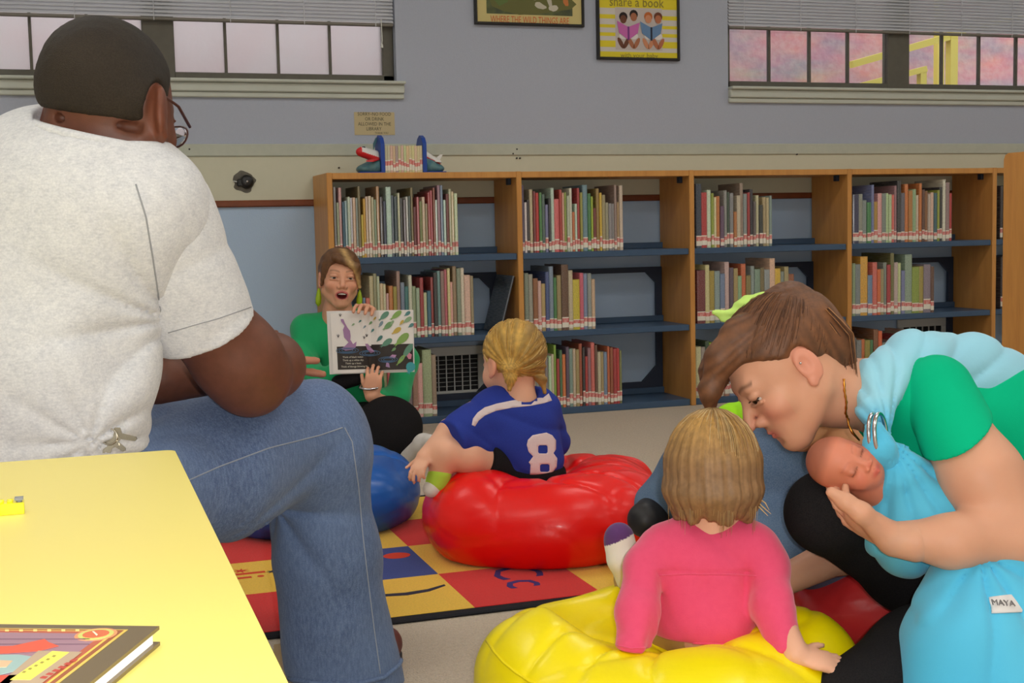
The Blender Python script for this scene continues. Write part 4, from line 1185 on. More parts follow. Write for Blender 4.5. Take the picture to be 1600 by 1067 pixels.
def hand(sd, w, d, n, side, sc=1.0, curl=(.35, .4, .45, .5), thumb=(.6, .75, -.35), spread=.10, fr=.0082, k=.0035, palm=True):
    """palm, four unequal bent fingers and a thumb; w wrist, d towards the fingers, n back-of-hand normal, side which side the thumb is on"""
    d = _n(d); n = np.asarray(n, float); n = _n(n - d * (n @ d)); t = np.cross(d, n) * side
    A = np.array([t, d, n])
    if palm:
        sd.add(Ell(w + d * .048 * sc, np.array((.040, .052, .0165)) * sc, A), .012 * sc)
        sd.add(Ell(w + d * .03 * sc + t * .02 * sc - n * .006 * sc, np.array((.022, .034, .016)) * sc, A), .01 * sc)
    for i, (off, ln) in enumerate(((.028, .070), (.0095, .078), (-.009, .072), (-.027, .056))):
        b = w + d * (.084 - .006 * abs(i - 1)) * sc + t * off * sc
        a = 0.0; p = b; dd = _n(d + t * (1.5 - i) * spread)
        pts = [p - dd * .02 * sc]; rs = [fr * 1.1 * sc]
        pts.append(p); rs.append(fr * 1.08 * sc)
        for seg, fl in ((.45, .9), (.31, 1.2), (.24, .8)):
            a += curl[i] * fl
            q = _n(dd * math.cos(a) - n * math.sin(a))
            p = p + q * ln * seg * sc; pts.append(p); rs.append((fr * (1.0 - .1 * len(pts) / 3)) * sc)
        sd.chain(pts, rs, k * sc)
    b = w + d * .026 * sc + t * .026 * sc
    q = _n(d * thumb[0] + t * thumb[1] + n * thumb[2])
    q2 = _n(q + d * .5)
    sd.chain([b, b + q * .036 * sc, b + (q * .036 + q2 * .032) * sc], [.0125 * sc, .0102 * sc, .0082 * sc], k * sc * 1.5)
    return sd
def scalp_strands(name, Hd, gather, keep, n, r, colors, parent, seed=1, cap=1.085, ln=(.04, .09)):
    """fine hairs lying on the scalp, all combed towards the gathering point (head coordinates)"""
    rr_ = random.Random(seed); c0_ = np.array([0, -.014, .032]); R_ = np.array([.0755 * cap + .002, .095 * cap, .084 * cap]); out = []
    gather = np.array(gather, float)
    while len(out) < n:
        v = _n(np.array([rr_.gauss(0, 1), rr_.gauss(0, 1), rr_.gauss(0, 1)])); q = c0_ + v * R_
        if not keep(q): continue
        L_ = rr_.uniform(*ln); pts = []; m_ = 8
        for i in range(m_):
            pts.append(Hd.p(*q))
            d_ = gather - q; dist = np.linalg.norm(d_)
            if dist < .018: break
            q = q + _n(d_) * min(L_ / m_, dist)
            w_ = (q - c0_) / R_; q = c0_ + w_ / np.linalg.norm(w_) * R_ * (1.0 + .006 * math.sin(i * math.pi / m_))
        if len(pts) > 3: out.append(pts)
    return strands(name, out, r, lambda: tuple(L3(*rr_.choice(colors))), parent, 3)
def strands(name, lines, r, color_fn, parent, n=4):
    mb = MB(); cols = []
    for ln in lines:
        rs = [r * (1 - .75 * (i / (len(ln) - 1)) ** 2) for i in range(len(ln))]
        mb.tube(ln, rs, n); cols += [color_fn()] * (len(ln) * n)
    o = mb.build(name, m_hairm, parent, True)
    at = o.data.color_attributes.new('tint', 'FLOAT_COLOR', 'POINT')
    at.data.foreach_set('color', np.array([(*c, 1) for c in cols], np.float32).ravel())
    o['kind'] = 'stuff'
    return o
def seam(name, bvh, pix, r, m_, parent, off=.0004):
    pts = on_surface(bvh, pix, off)
    if len(pts) > 2: return MB().tube(pts, r, 5).build(name, m_, parent, True)
def dens(pix, n=8):
    out = []
    for a, b in zip(pix[:-1], pix[1:]):
        for k in range(n): out.append((a[0] + (b[0] - a[0]) * k / n, a[1] + (b[1] - a[1]) * k / n))
    return out + [pix[-1]]
def person(loc, label): return empty('person', (loc[0], loc[1], 0), label, 'person')

# ------------------------------------------------------------------ 1. the man in the foreground, seen from behind
man = person(P(250, 900, 2.1), 'man in grey T-shirt, jeans and glasses seated with his back to the camera')
Hm = Head(P(173, 170, 1.84), CF * .94 + CR * .30 - CU * .16, CU + CF * .10, 1.05, wide=1.03)
sk = Sdf(); Hm.build(sk, neck=False)
sk.add(Cone(P(168, 185, 1.845), P(145, 300, 1.855), .076, .093), .03)
sk.add(Cone(P(102, 204, 1.800), P(220, 216, 1.812), .026, .028), .02)          # roll of the nape
sk.cut(Cone(P(96, 184, 1.775), P(215, 200, 1.785), .007, .007), .008)
sk.add(Cone(P(140, 300, 1.88), P(60, 640, 1.88), .08, .09), .05)             # trunk inside the shirt
_ea = axes(Hm.A[1] * .9 - Hm.A[0] * .45, Hm.A[2] - Hm.A[1] * .15)
sk.add(Ell(Hm.p(.086, -.016, -.016), (.0075, .021, .036), _ea), .008)
sk.add(Ell(Hm.p(.083, -.006, -.046), (.008, .009, .011), _ea), .006)
arms = Sdf()
el_r = P(392, 590, 2.02)
arms.chain([P(240, 355, 1.85), P(314, 490, 1.94), el_r], [.052, .064, .058], .02)
arms.add(Ell(P(372, 560, 1.99), .066), .03)
wr_r = P(420, 572, 2.24)
arms.chain([el_r, P(424, 572, 2.12), wr_r], [.052, .050, .036], .025)
el_l = P(80, 610, 2.20); wr_l = P(385, 580, 2.34)
arms.chain([P(-40, 400, 2.05), el_l], [.055, .050], .02)
arms.chain([el_l, P(250, 588, 2.26), wr_l], [.052, .046, .034], .02)
arms.add(Cone(P(140, 310, 1.9), P(240, 355, 1.86), .06, .052), .04).add(Cone(P(140, 320, 1.92), P(-40, 400, 2.05), .07, .055), .04)
hands = Sdf()
hands.add(Cone(P(420, 572, 2.18), wr_r, .042, .036), .01)
hand(hands, wr_r, _n(P(452, 590, 2.34) - wr_r), _n(CR * .9 + CU * .5), -1, 1.05, curl=(.5, .55, .6, .65))
hands.add(Cone(P(330, 583, 2.30), wr_l, .038, .034), .01)
hand(hands, P(362, 578, 2.34), _n(P(440, 584, 2.36) - P(362, 578, 2.34)), CU * .5 + CF * .8, 1, 1.0, curl=(.05, .08, .12, .15), thumb=(.5, .8, .2))
skin_m = (102, 62, 46)
t0 = Hm.tint(skin_m, (92, 44, 40), (24, 18, 16), blush=(122, 62, 40))
def man_tint(V):
    c = t0(V)
    lz = ((V - P(435, 575, 2.3)) @ CR)
    pal = np.clip((lz - .012) / .02, 0, 1) * (V @ CU > P(300, 660, 2.2) @ CU)
    pal = pal * (np.linalg.norm(V - P(450, 580, 2.36), axis=1) < .12)
    return c * (1 - pal[:, None]) + L3(176, 116, 88) * pal[:, None]
body('body', arms, .0055, m_skin, man, man_tint, extra=[(sk, .0042), (hands, .0036)])
# close-cropped hair
hr = Sdf().add(Hm.e((0, -.014, .030), (.0785, .0985, .0875)), .01)
hr.add(Cone(P(104, 142, 1.795), P(210, 154, 1.80), .032, .032), .03)
hr.keep(Plane(Hm.p(0, .02, .012), Hm.A[1] * .93 - Hm.A[2] * .35), .01)
hr.keep(Plane(P(160, 184, 1.75), -CU - CR * .16 + CF * .15), .006)
hr.cut(Hm.e((.086, -.012, -.016), (.022, .030, .044)), .004); hr.cut(Hm.e((-.08, .0, -.016), (.03, .022, .034)), .004)
hr.disp(lambda X: .0006 * mul_noise(X, 420, 2) + .0006 * mul_noise(X, 700, 5))
m_crop = mat('cropped_hair', rgb(20, 17, 16), .7, .4, noise=[(5, .5, rgb(48, 38, 22)), (420, .4, rgb(70, 60, 50)), (14, .4, rgb(20, 16, 16)), (3, .35, rgb(58, 44, 24))], bump=(700, .9, .002))  # broad brown noise paints the hair's sheen into its colour
body('hair', hr, .0042, m_crop, man, smooth_it=1)
# glasses
gl = empty('glasses', Hm.p(0, .1, 0)); gl.parent = man; gl.matrix_parent_inverse = world_of(man).inverted()
m_gf = mat('glasses_frame', rgb(70, 34, 28), .3, .5); m_gl = mat('glasses_lens', (1, 1, 1, 1), .02, .5, trans=1.0)
for q in (-1, 1):
    hinge = Hm.p(.062 * q, .094, .0)
    MB().tube([Hm.p(.078 * q, -.012, .012), Hm.p(.076 * q, .04, .010), hinge], .0022, 6).build('temple', m_gf, gl, True)
    c = Hm.p(.035 * q, .102, -.010)
    ring = [c + (Hm.A[0] * math.cos(a) * .027 + Hm.A[2] * math.sin(a) * .016 - Hm.A[1] * .010 * (math.cos(a) * q) ** 2 * (1 if math.cos(a) * q > 0 else 0)) for a in np.linspace(0, 2 * math.pi, 20, endpoint=False)]
    MB().tube(ring, .0016, 5, closed=True).build('rim', m_gf, gl, True)
    MB().add(ring + [p_ + Hm.A[1] * .001 for p_ in ring], [tuple(range(20)), tuple(range(39, 19, -1))] + [(i, (i + 1) % 20, 20 + (i + 1) % 20, 20 + i) for i in range(20)]).build('lens', m_gl, gl)
MB().tube([Hm.p(-.008, .112, .004), Hm.p(0, .115, .007), Hm.p(.008, .112, .004)], .0016, 5).build('bridge', m_gf, gl, True)
# T-shirt
sh = Sdf()
sh.add(Ell(P(100, 350, 1.86), (.215, .15, .15), axes(CF + CR * .35, CU + CF * .3)), .02)
sh.add(Ell(P(40, 560, 1.86), (.20, .155, .21), axes(CF + CR * .4, CU)), .08)
sh.add(Ell(P(50, 715, 1.90), (.165, .14, .12), axes(CF + CR * .4, CU)), .06)
sh.add(Cone(P(140, 262, 1.83), P(240, 326, 1.845), .080, .060), .05)
sh.add(Cone(P(60, 250, 1.87), P(-60, 330, 1.98), .075, .075), .05)
sh.add(Cone(P(-60, 330, 2.0), P(-60, 480, 2.08), .08, .08), .05)
sh.cut(Cone(P(205, 560, 1.72), P(262, 430, 1.70), .05, .015), .05)
slv = Sdf()
slv.add(Cone(P(236, 338, 1.85), P(326, 525, 1.945), .090, .080), .03)
AXS = _n(P(100, 350, 1.86) - P(60, 700, 1.86))
def cloth_man(X):
    a = np.clip((P(230, 300, 1.8) @ CR + .09 - np.abs((X - P(232, 400, 1.78)) @ CR)) / .09, 0, 1) * 0
    d = .0035 * mul_noise(X, 16, 3) + .002 * mul_noise(X, 34, 6)
    # drag folds fanning out of the armpit
    q = X - P(236, 500, 1.74); r = np.linalg.norm(q, axis=1); th = np.arctan2(q @ CU, q @ CR)
    d += .012 * np.exp(-(r / .13) ** 2) * (1 - np.abs(np.sin(4.5 * th + .6))) ** 1.5
    # hem bunching at the waist
    q = X - P(150, 690, 1.78); r = np.linalg.norm(q, axis=1); th = np.arctan2(q @ CU, q @ CR)
    d += .010 * np.exp(-(r / .11) ** 2) * (1 - np.abs(np.sin(5 * th))) ** 1.5
    return d
def cloth_slv(X):
    return .003 * mul_noise(X, 18, 8) + .004 * (1 - np.abs(np.sin(30 * ((X - P(300, 400, 1.8)) @ _n(CR * .9 - CU * .5)) + 2 * mul_noise(X, 9, 4)))) ** 2
sh.disp(cloth_man); slv.disp(cloth_slv)
slv.keep(Plane(P(328, 512, 1.94), (P(328, 512, 1.94) - P(262, 352, 1.85)) + CR * .012), .003)
sh.keep(Plane(P(90, 725, 1.8), -CU + CF * .2), .01)
sh.cut(Cone(P(165, 165, 1.825), P(152, 232, 1.828), .092, .088), .006)
m_grey = mat('heather_jersey', rgb(218, 218, 220), .95, .1, noise=[(150, .5, rgb(180, 183, 190), (1, 1, 2.2)), (60, .3, rgb(236, 236, 234)), (400, .2, rgb(150, 152, 158))], bump=(300, .25, .0012), sheen=.2)
shirt = body('shirt', sh, .005, m_grey, man, smooth_it=2)
o_s = body('sleeve', slv, .005, m_grey, shirt, smooth_it=2)
bs = bvh_of(shirt); bsl = bvh_of(o_s)
ringp = [P(157, 211, 1.832) + (CR * math.cos(a) * .0905 + _n(CF + CU * .15) * math.sin(a) * .0905) + CU * (.020 * math.cos(a) * -1 - .004) for a in np.linspace(0, 2 * math.pi, 36, endpoint=False)]
MB().tube(ringp, .0085, 8, closed=True).build('collar', m_grey, shirt, True)
m_thr = mat('grey_thread', rgb(150, 152, 156), .9)
seam('hem_stitch', bsl, dens([(263, 520), (300, 509), (340, 498), (392, 480)]), .0008, m_thr, o_s)
seam('sleeve_seam', bs, dens([(212, 288), (228, 340), (238, 400), (247, 460), (252, 500)]), .0012, m_thr, shirt)
# jeans
jn = Sdf()
hipR = P(150, 770, 1.93)
jn.add(Ell(P(110, 790, 1.95), (.19, .16, .13), axes(CF + CR * .5, CU)), .03)
jn.chain([hipR, P(330, 735, 2.12), P(478, 690, 2.31)], [.130, .112, .094], .04)
jn.add(Ell(P(497, 690, 2.335), (.086, .095, .10), axes(CF + CR * .4, CU)), .05)
jn.chain([P(494, 700, 2.33), P(508, 860, 2.37), P(541, 1090, 2.43)], [.090, .092, .112], .04)
jn.chain([P(60, 780, 2.1), P(470, 700, 2.66)], [.12, .09], .04)
jn.chain([P(480, 705, 2.66), P(520, 960, 2.74)], [.088, .09], .03)
def cloth_jean(X):
    d = .003 * mul_noise(X, 20, 4) + .0015 * mul_noise(X, 48, 7)
    q = X - P(425, 800, 2.24); r = np.linalg.norm(q, axis=1); th = np.arctan2(q @ CU, q @ CR)
    d += .013 * np.exp(-(r / .17) ** 2) * (1 - np.abs(np.sin(3.6 * th + .3))) ** 1.6
    q = X - P(215, 680, 1.95); r = np.linalg.norm(q, axis=1); th = np.arctan2(q @ CU, q @ CR)
    d += .008 * np.exp(-(r / .12) ** 2) * (1 - np.abs(np.sin(4 * th))) ** 1.5
    return d
jn.disp(cloth_jean)
jn.keep(Plane(P(541, 1060, 2.42) , -CU - CR * .16 + CF * .06), .004)
m_denim = mat('denim', rgb(92, 112, 148), .85, .15, noise=[(9, .4, rgb(66, 88, 132), (1, 1, .6)), (520, .6, rgb(124, 140, 170)), (240, .45, rgb(50, 66, 104), (1, 1, .3)), (3.5, .4, rgb(110, 132, 168))], bump=(600, .35, .001), sheen=.1)
jeans = body('jeans', jn, .0058, m_denim, man, smooth_it=2)
bj = bvh_of(jeans)
m_st = mat('jean_thread', rgb(150, 158, 172), .8); m_sd = mat('denim_dark', rgb(52, 66, 100), .85)
for nm, pix in (('thigh_seam', [(286, 754), (340, 730), (420, 700), (500, 680), (535, 668)]), ('shin_seam', [(538, 668), (550, 690), (560, 760), (566, 830), (574, 900), (584, 980), (594, 1052)])):
    seam(nm, bj, dens(pix), .0011, m_st, jeans)
hemp = on_surface(bj, dens([(452, 1060), (500, 1068), (560, 1068), (600, 1058), (622, 1040), (630, 1022)]), .001)
if len(hemp) > 3: MB().tube(hemp, .0045, 6).build('hem', m_denim, jeans, True)
# shoes
def shoe(a, b, m_, parent, h=.05):
    s_ = Sdf().chain([a, (a * .45 + b * .55), b], [h * .9, h * .8, h * .7], .03)
    s_.keep(Plane((0, 0, .008), (0, 0, -1)), .004)
    o_ = body('shoe', s_, .005, m_, parent)
    d_ = _n((b - a) * [1, 1, 0]); s2 = np.cross(d_, [0, 0, 1]); ln = np.linalg.norm((b - a)[:2])
    pl_ = [(math.cos(t) * (ln / 2 + h * .85), math.sin(t) * h * .88) for t in np.linspace(0, 6.28, 20, endpoint=False)]
    MB().prism(pl_, np.array([*((a + b) / 2)[:2], .0015]), d_, s2, (0, 0, .012)).build('sole', mat('shoe_sole', rgb(40, 38, 38), .7), o_)
    return o_
m_shoe = mat('brown_shoe', rgb(96, 52, 50), .5, .3)
for a in ((545, 1130, 2.42), (505, 985, 2.70)):
    p_ = P(*a); d_ = _n(np.array([CF[0] + CR[0] * .5, CF[1] + CR[1] * .5, 0]))
    shoe(np.array([p_[0], p_[1], .04]), np.array([p_[0], p_[1], .035]) + d_ * .13, m_shoe, man)
# keys on the belt loop
ky = empty('key_bunch', P(175, 690, 1.80)); ky.parent = man; ky.matrix_parent_inverse = world_of(man).inverted()
m_key = mat('key_metal', rgb(196, 190, 176), .25, metal=1.0)
for (a, b) in (((172, 678), (214, 686)), ((168, 684), (196, 704)), ((162, 688), (172, 708)), ((158, 690), (150, 706)), ((165, 686), (186, 696))):
    pa, pb = P(*a, 1.775), P(*b, 1.772); u = _n(pb - pa); w_ = _n(np.cross(u, CF)); ln = np.linalg.norm(pb - pa)
    MB().prism([(0, -.009), (.012, -.011), (.016, -.004), (ln - .002, -.003), (ln, 0), (ln - .002, .003), (.016, .004), (.012, .011), (0, .009)], pa, u, w_, CF * .002).build('key', m_key, ky)
MB().tube([P(170, 682, 1.772) + (CR * math.cos(t) + CU * math.sin(t)) * .011 for t in np.linspace(0, 6.28, 16, endpoint=False)], .0012, 5, closed=True).build('key_ring', m_key, ky, True)
# low chair under him
ch = empty('low_chair', (*P(120, 850, 2.0)[:2], 0), 'low blue plastic chair under the man in the grey T-shirt', 'chair')
cp = P(120, 860, 2.02); cdir = _n(np.array([CF[0] + CR[0] * .4, CF[1] + CR[1] * .4, 0])); cs = np.array([cdir[1], -cdir[0], 0])
zs = 0.30
MB().prism(rounded(-.18, .18, -.17, .17, .05), np.array([cp[0], cp[1], zs - .015]), cs, cdir, (0, 0, .02)).build('seat', mat('chair_plastic', rgb(40, 70, 130), .4), ch)
for a in (-1, 1):
    for b in (-1, 1):
        q = np.array([cp[0], cp[1], 0]) + cs * .15 * a + cdir * .14 * b
        MB().tube([q + cs * .02 * a + cdir * .015 * b, q + np.array([0, 0, zs - .014])], .011, 10).build('leg', m_legs, ch, True)
def tube_ring(c, u, w, ru, rw, r, n=28, k=6):
    return MB().tube([c + u * math.cos(a) * ru + w * math.sin(a) * rw for a in np.linspace(0, 2 * math.pi, n, endpoint=False)], r, k, closed=True)
# ------------------------------------------------------------------ 2. the woman reading aloud, on the floor by the bookcase
rd = person(P(545, 690, 4.95), 'woman in green top and black trousers on the floor holding up an open picture book')
Hr = Head(P(531, 434, 5.02), -CF * .95 + CR * .24 - CU * .03, CU + CR * .03, .98)
s = Sdf(); Hr.build(s, mouth=.0115, nose=.6, neck_r=.048, eyes='half')
s.add(Cone(Hr.p(0, -.045, -.14), P(538, 505, 5.08), .052, .07), .03)
hs = Sdf()
BKD = 4.74
tw = P(577, 497, 4.85)
hs.add(Cone(P(590, 560, 4.98), tw, .034, .026), .01)
hand(hs, tw, _n(P(571, 472, BKD + .02) - tw), -CF * .2 + CU * .9 + CR * .1, 1, .92, curl=(.55, .55, .55, .6), spread=.16, thumb=(.5, .7, -.6))
bw_ = P(581, 618, 4.745)
hs.add(Cone(P(600, 632, 4.80), bw_, .032, .026), .01)
hand(hs, bw_, _n(CU * .9 + CR * .10 - CF * .10), -CF * .9 + CU * .1, -1, .84, curl=(.62, .55, .5, .55), spread=.10, thumb=(.7, .5, -.5))
tr_ = Hr.tint((228, 168, 136), (206, 112, 106), (140, 98, 70), blush=(228, 146, 118), mouth=.0115)
body('body', s, .0026, m_skin, rd, tr_, extra=[(hs, .0034)])
Hr.eye(rd, (64, 48, 40), -.25)
tm = MB(); 
for k in range(6):
    c = Hr.p(-.012 + .0048 * k, .0865 - .0005 * abs(k - 2.5), -.0635)
    tm.prism([(-.0021, -.0028), (.0021, -.0028), (.0021, .0028), (-.0021, .0028)], c, Hr.A[0], Hr.A[2], Hr.A[1] * .004)
o_ = tm.build('teeth', mat('teeth', rgb(232, 226, 214), .3), rd); o_['kind'] = 'stuff'
# hair swept across the forehead, tied behind
h = Sdf().add(Hr.hair_cap(1.085), .01)
h.cut(Hr.e((.010, .088, -.022), (.062, .052, .088)), .012)
h.keep(Plane(Hr.p(0, -.03, -.05), -Hr.A[2] + Hr.A[1] * .35), .02)
h.cut(Hr.e((.082, .0, -.018), (.02, .024, .04)), .006)
h.add(Hr.cn((.03, .082, .075), (-.052, .088, .045), .017, .013), .02)
h.add(Hr.cn((-.052, .088, .045), (-.070, .064, -.035), .013, .007), .015)
h.add(Hr.e((0, -.10, .03), (.035, .03, .04)), .02)
h.add(Hr.cn((.066, .035, .05), (.072, .02, -.03), .010, .006), .01)
def hairdisp(Hd, fr, am):
    def f(X):
        q = Hd.loc(X.copy()); return am * np.sin(fr * np.arctan2(q[:, 2] - .05, q[:, 0] + .5 * q[:, 1]) + 3 * q[:, 1] * 30)
    return f
h.disp(lambda X: .0009 * np.sin(38 * np.arctan2(Hr.loc(X.copy())[:, 0] - .02, Hr.loc(X.copy())[:, 2] + .09)))
def rt(V):
    q = Hr.loc(V.copy()); c = np.tile(L3(118, 80, 50), (len(V), 1))
    st = .5 + .5 * np.sin(38 * np.arctan2(q[:, 0] - .02, q[:, 2] + .09) + 20 * q[:, 1])
    c = c * (.8 + .3 * st[:, None])
    bl = np.exp(-((q[:, 0] + .030 + (q[:, 2] - .05) * .55 * -1 * .8) / .014) ** 2) * (q[:, 1] > .03) * (q[:, 2] > -.04) * (q[:, 0] < .02)
    return c * (1 - .8 * bl[:, None]) + L3(226, 186, 122) * (.8 * bl[:, None])
body('hair', h, .0030, m_hairm, rd, rt)
for q in (1, -1):
    c = Hr.p(.080 * q, -.004, -.072)
    MB().lathe(c - Hr.A[2] * .03 , [(.002, .058), (.007, .045), (.012, .02), (.011, 0), (.003, -.012)], 10, axis=Hr.A[2]).build('earring', mat('lime_resin', rgb(160, 190, 30), .35), rd, True)
# green top
g = Sdf()
ax_t = axes(-CF * .9 + CR * .3, CU)
g.add(Ell(P(543, 535, 5.12), (.155, .10, .12), ax_t), .02).add(Ell(P(548, 605, 5.12), (.135, .105, .14), ax_t), .06)
g.add(Cone(P(535, 500, 5.10), P(480, 514, 5.10), .055, .055), .04).add(Cone(P(535, 500, 5.10), P(612, 516, 5.14), .055, .052), .04)
g.chain([P(477, 518, 5.10), P(472, 562, 5.02), P(500, 597, 4.90)], [.058, .052, .048], .03)
g.chain([P(500, 597, 4.90), P(548, 572, 4.92), P(588, 562, 4.97)], [.048, .042, .036], .03)
g.chain([P(612, 520, 5.14), P(634, 565, 5.05), P(622, 618, 4.92)], [.055, .050, .046], .03)
g.chain([P(622, 618, 4.92), P(600, 624, 4.84), P(587, 616, 4.78)], [.046, .040, .033], .02)
g.cut(Cone(P(540, 470, 4.98), P(541, 500, 5.02), .062, .045), .012)
g.disp(lambda X: .003 * mul_noise(X, 22, 4) + .006 * (1 - np.abs(np.sin(26 * (X @ _n(CU * .8 + CR * .6)) + 2.5 * mul_noise(X, 9, 2)))) ** 2.2)
body('green_top', g, .006, m_cloth, rd, flat_tint(38, 172, 108, .06))
# dark belt-like band under the book and trousers
tr = Sdf()
tr.add(Ell(P(545, 668, 5.10), (.16, .13, .10), ax_t), .03)
tr.chain([P(520, 672, 5.05), P(430, 690, 4.80)], [.095, .085], .04)
tr.chain([P(570, 670, 5.05), P(612, 668, 4.72)], [.10, .108], .05)
tr.add(Ell(P(604, 670, 4.70), (.115, .11, .105), axes(-CF, CU)), .04)
tr.chain([P(612, 690, 4.68), P(520, 712, 4.60)], [.075, .055], .03)
tr.chain([P(440, 695, 4.78), P(560, 720, 4.62)], [.07, .05], .03)
tr.disp(lambda X: .003 * mul_noise(X, 20, 3))
tr.keep(Plane((0, 0, .004), (0, 0, -1)), .01)
m_blk = mat('black_jersey', rgb(26, 25, 27), .95, .12, noise=(400, .4, rgb(46, 43, 43)), bump=(500, .3, .001))
body('trousers', tr, .007, m_blk, rd)
bb = Sdf().add(Cone(P(530, 598, 4.82), P(556, 592, 4.80), .030, .026), .02)
body('black_cuff', bb, .005, m_blk, rd)
br_ = P(581, 607, 4.735)
tube_ring(P(577, 604, 4.745), CR, _n(CF + CU * .3), .034, .03, .005).build('bracelet', mat('silver', rgb(210, 210, 214), .2, metal=1.0), rd, True)
f_ = Sdf().chain([P(640, 716, 4.60), P(662, 694, 4.50), P(672, 690, 4.45)], [.035, .034, .026], .02)
body('shoe', f_, .005, mat('white_sock', rgb(216, 210, 204), .9), rd)
# the book she holds up
pb = empty('open_picture_book', P(578, 585, BKD), 'open picture book with a white and black spread held up by the reader', 'book')
TL, TR, BR, BL = P(510, 486, BKD + .02), P(646, 484, BKD + .05), P(648, 581, BKD + .05), P(515, 585, BKD + .02)
def bq(u, v, off=0.0):
    """point on the spread; v measured from the top; gutter slightly sunk"""
    p_ = (TL * (1 - u) + TR * u) * (1 - v) + (BL * (1 - u) + BR * u) * v
    nrm = _n(np.cross(TR - TL, BL - TL)); nrm = nrm if nrm @ CF < 0 else -nrm
    bend = -.010 * math.exp(-((u - .5) / .06) ** 2) + .006 * math.sin(math.pi * min(1, abs(u - .5) * 2))
    return p_ + nrm * (bend + off)
def bsheet(name, u0, u1, v0, v1, off, m_, parent, thick=.004, n=16):
    us = np.linspace(u0, u1, n); mb = MB()
    top = [bq(u, v, off) for v in (v0, v1) for u in us]; bot = [bq(u, v, off - thick) for v in (v0, v1) for u in us]
    N_ = len(top)
    f = [(i, i + 1, n + i + 1, n + i) for i in range(n - 1)] + [(N_ + n + i, N_ + n + i + 1, N_ + i + 1, N_ + i) for i in range(n - 1)]
    f += [(i + 1, i, N_ + i, N_ + i + 1) for i in range(n - 1)] + [(n + i, n + i + 1, N_ + n + i + 1, N_ + n + i) for i in range(n - 1)]
    f += [(0, n, N_ + n, N_), (n - 1, N_ + n - 1, N_ + 2 * n - 1, 2 * n - 1)]
    mb.add(top + bot, f); return mb.build(name, m_, parent)
m_pgw = ink(238, 232, 226)
bsheet('cover', 0, 1, 0, 1, -.006, ink(226, 222, 218), pb, .004)
bsheet('page', .045, .5, .035, .985, -.001, m_pgw, pb, .004)
bsheet('page', .5, .99, 0.0, .965, -.001, m_pgw, pb, .004)
bsheet('dark_print', .10, .5, .565, .93, .0000, mat('print_darkwater', rgb(44, 36, 34), .5, noise=(30, .3, rgb(70, 58, 44))), pb, .0006)
bsheet('dark_print', .5, .985, .545, .955, .0000, MATS['print_darkwater'], pb, .0006)
def bshape(pts, c, L=.0010, nm='page_print'):
    a = [bq(u, v, L) for u, v in pts]; b = [bq(u, v, L - .0005) for u, v in pts]; n = len(a)
    MB().add(a + b, [tuple(range(n)), tuple(range(2 * n - 1, n - 1, -1))] + [(i, (i + 1) % n, n + (i + 1) % n, n + i) for i in range(n)]).build(nm, ink(*c), pb)
def leaf(u, v, ln, wd, ang, c, L):
    ca, sa = math.cos(ang), math.sin(ang); asp = 138 / 98.0
    sh_ = [(-.62, .16), (-.40, .12), (-.25, .34), (-.05, .47), (.15, .5), (.32, .42), (.45, .24), (.5, 0), (.45, -.24), (.32, -.42), (.15, -.5), (-.05, -.47), (-.25, -.34), (-.40, -.12), (-.62, -.2), (-.5, 0)]
    sh_ = [(x * ln, y * wd) for x, y in sh_]
    bshape([(u + x * ca - y * sa, v + (x * sa + y * ca) * asp) for x, y in sh_], c, L)
rr_ = random.Random(5)
GR = [(104, 150, 128), (140, 176, 96), (92, 140, 138), (150, 180, 140), (120, 160, 110), (206, 176, 84), (128, 150, 160), (80, 130, 124)]
for k, (u, v, ln, wd) in enumerate([(.66, .09, .14, .06), (.80, .08, .15, .06), (.93, .06, .08, .04), (.93, .16, .11, .05), (.70, .25, .13, .06), (.80, .33, .12, .055), (.62, .22, .08, .035), (.60, .45, .09, .04), (.68, .52, .15, .065), (.86, .47, .20, .085), (.97, .25, .07, .04), (.75, .20, .06, .03), (.50, .20, .05, .025), (.55, .13, .05, .02), (.43, .26, .045, .02), (.38, .17, .04, .02), (.92, .66, .20, .07), (.84, .80, .14, .045), (.52, .32, .05, .025), (.30, .22, .04, .02), (.76, .63, .06, .03), (.86, .20, .07, .03)]):
    leaf(u, v, ln, wd, -.75 + rr_.uniform(-.2, .2), GR[k % len(GR)], .0010 + .00005 * k)
leaf(.95, .93, .13, .11, -1.2, (70, 160, 168), .0022)
# tall purple shape rising from the water, and a smaller one
bshape([(.15, .60), (.20, .55), (.24, .50), (.19, .42), (.18, .30), (.20, .24), (.165, .17), (.16, .13), (.19, .13), (.205, .19), (.23, .26), (.26, .32), (.265, .40), (.26, .46), (.29, .53), (.33, .49), (.32, .58), (.28, .62), (.2, .63)], (170, 130, 172), .0012)
bshape([(.43, .53), (.46, .53), (.51, .62), (.54, .66), (.49, .68), (.45, .62)], (166, 128, 168), .0013)
for (u, v, w_) in ((.22, .63, .13), (.48, .68, .12), (.69, .79, .11)):
    for k in range(3):
        pts = [(u + math.cos(a) * w_ * (.5 + .25 * k), v + math.sin(a) * .035 * (.5 + .25 * k) * 1.3) for a in np.linspace(0, 2 * math.pi, 22, endpoint=False)]
        ring = [bq(a, min(b, .95), .0008) for a, b in pts]
        MB().tube(ring, .0011, 4, closed=True).build('ripple_print', ink(84, 116, 150), pb)
bshape([(.70, .76), (.74, .71), (.79, .72), (.77, .77)], (196, 150, 190), .0013); bshape([(.66, .90), (.67, .83), (.70, .85), (.71, .92)], (176, 140, 180), .0013)
bshape([(.91, .74), (.94, .69), (.97, .72), (.96, .79), (.93, .79)], (214, 140, 160), .0024)
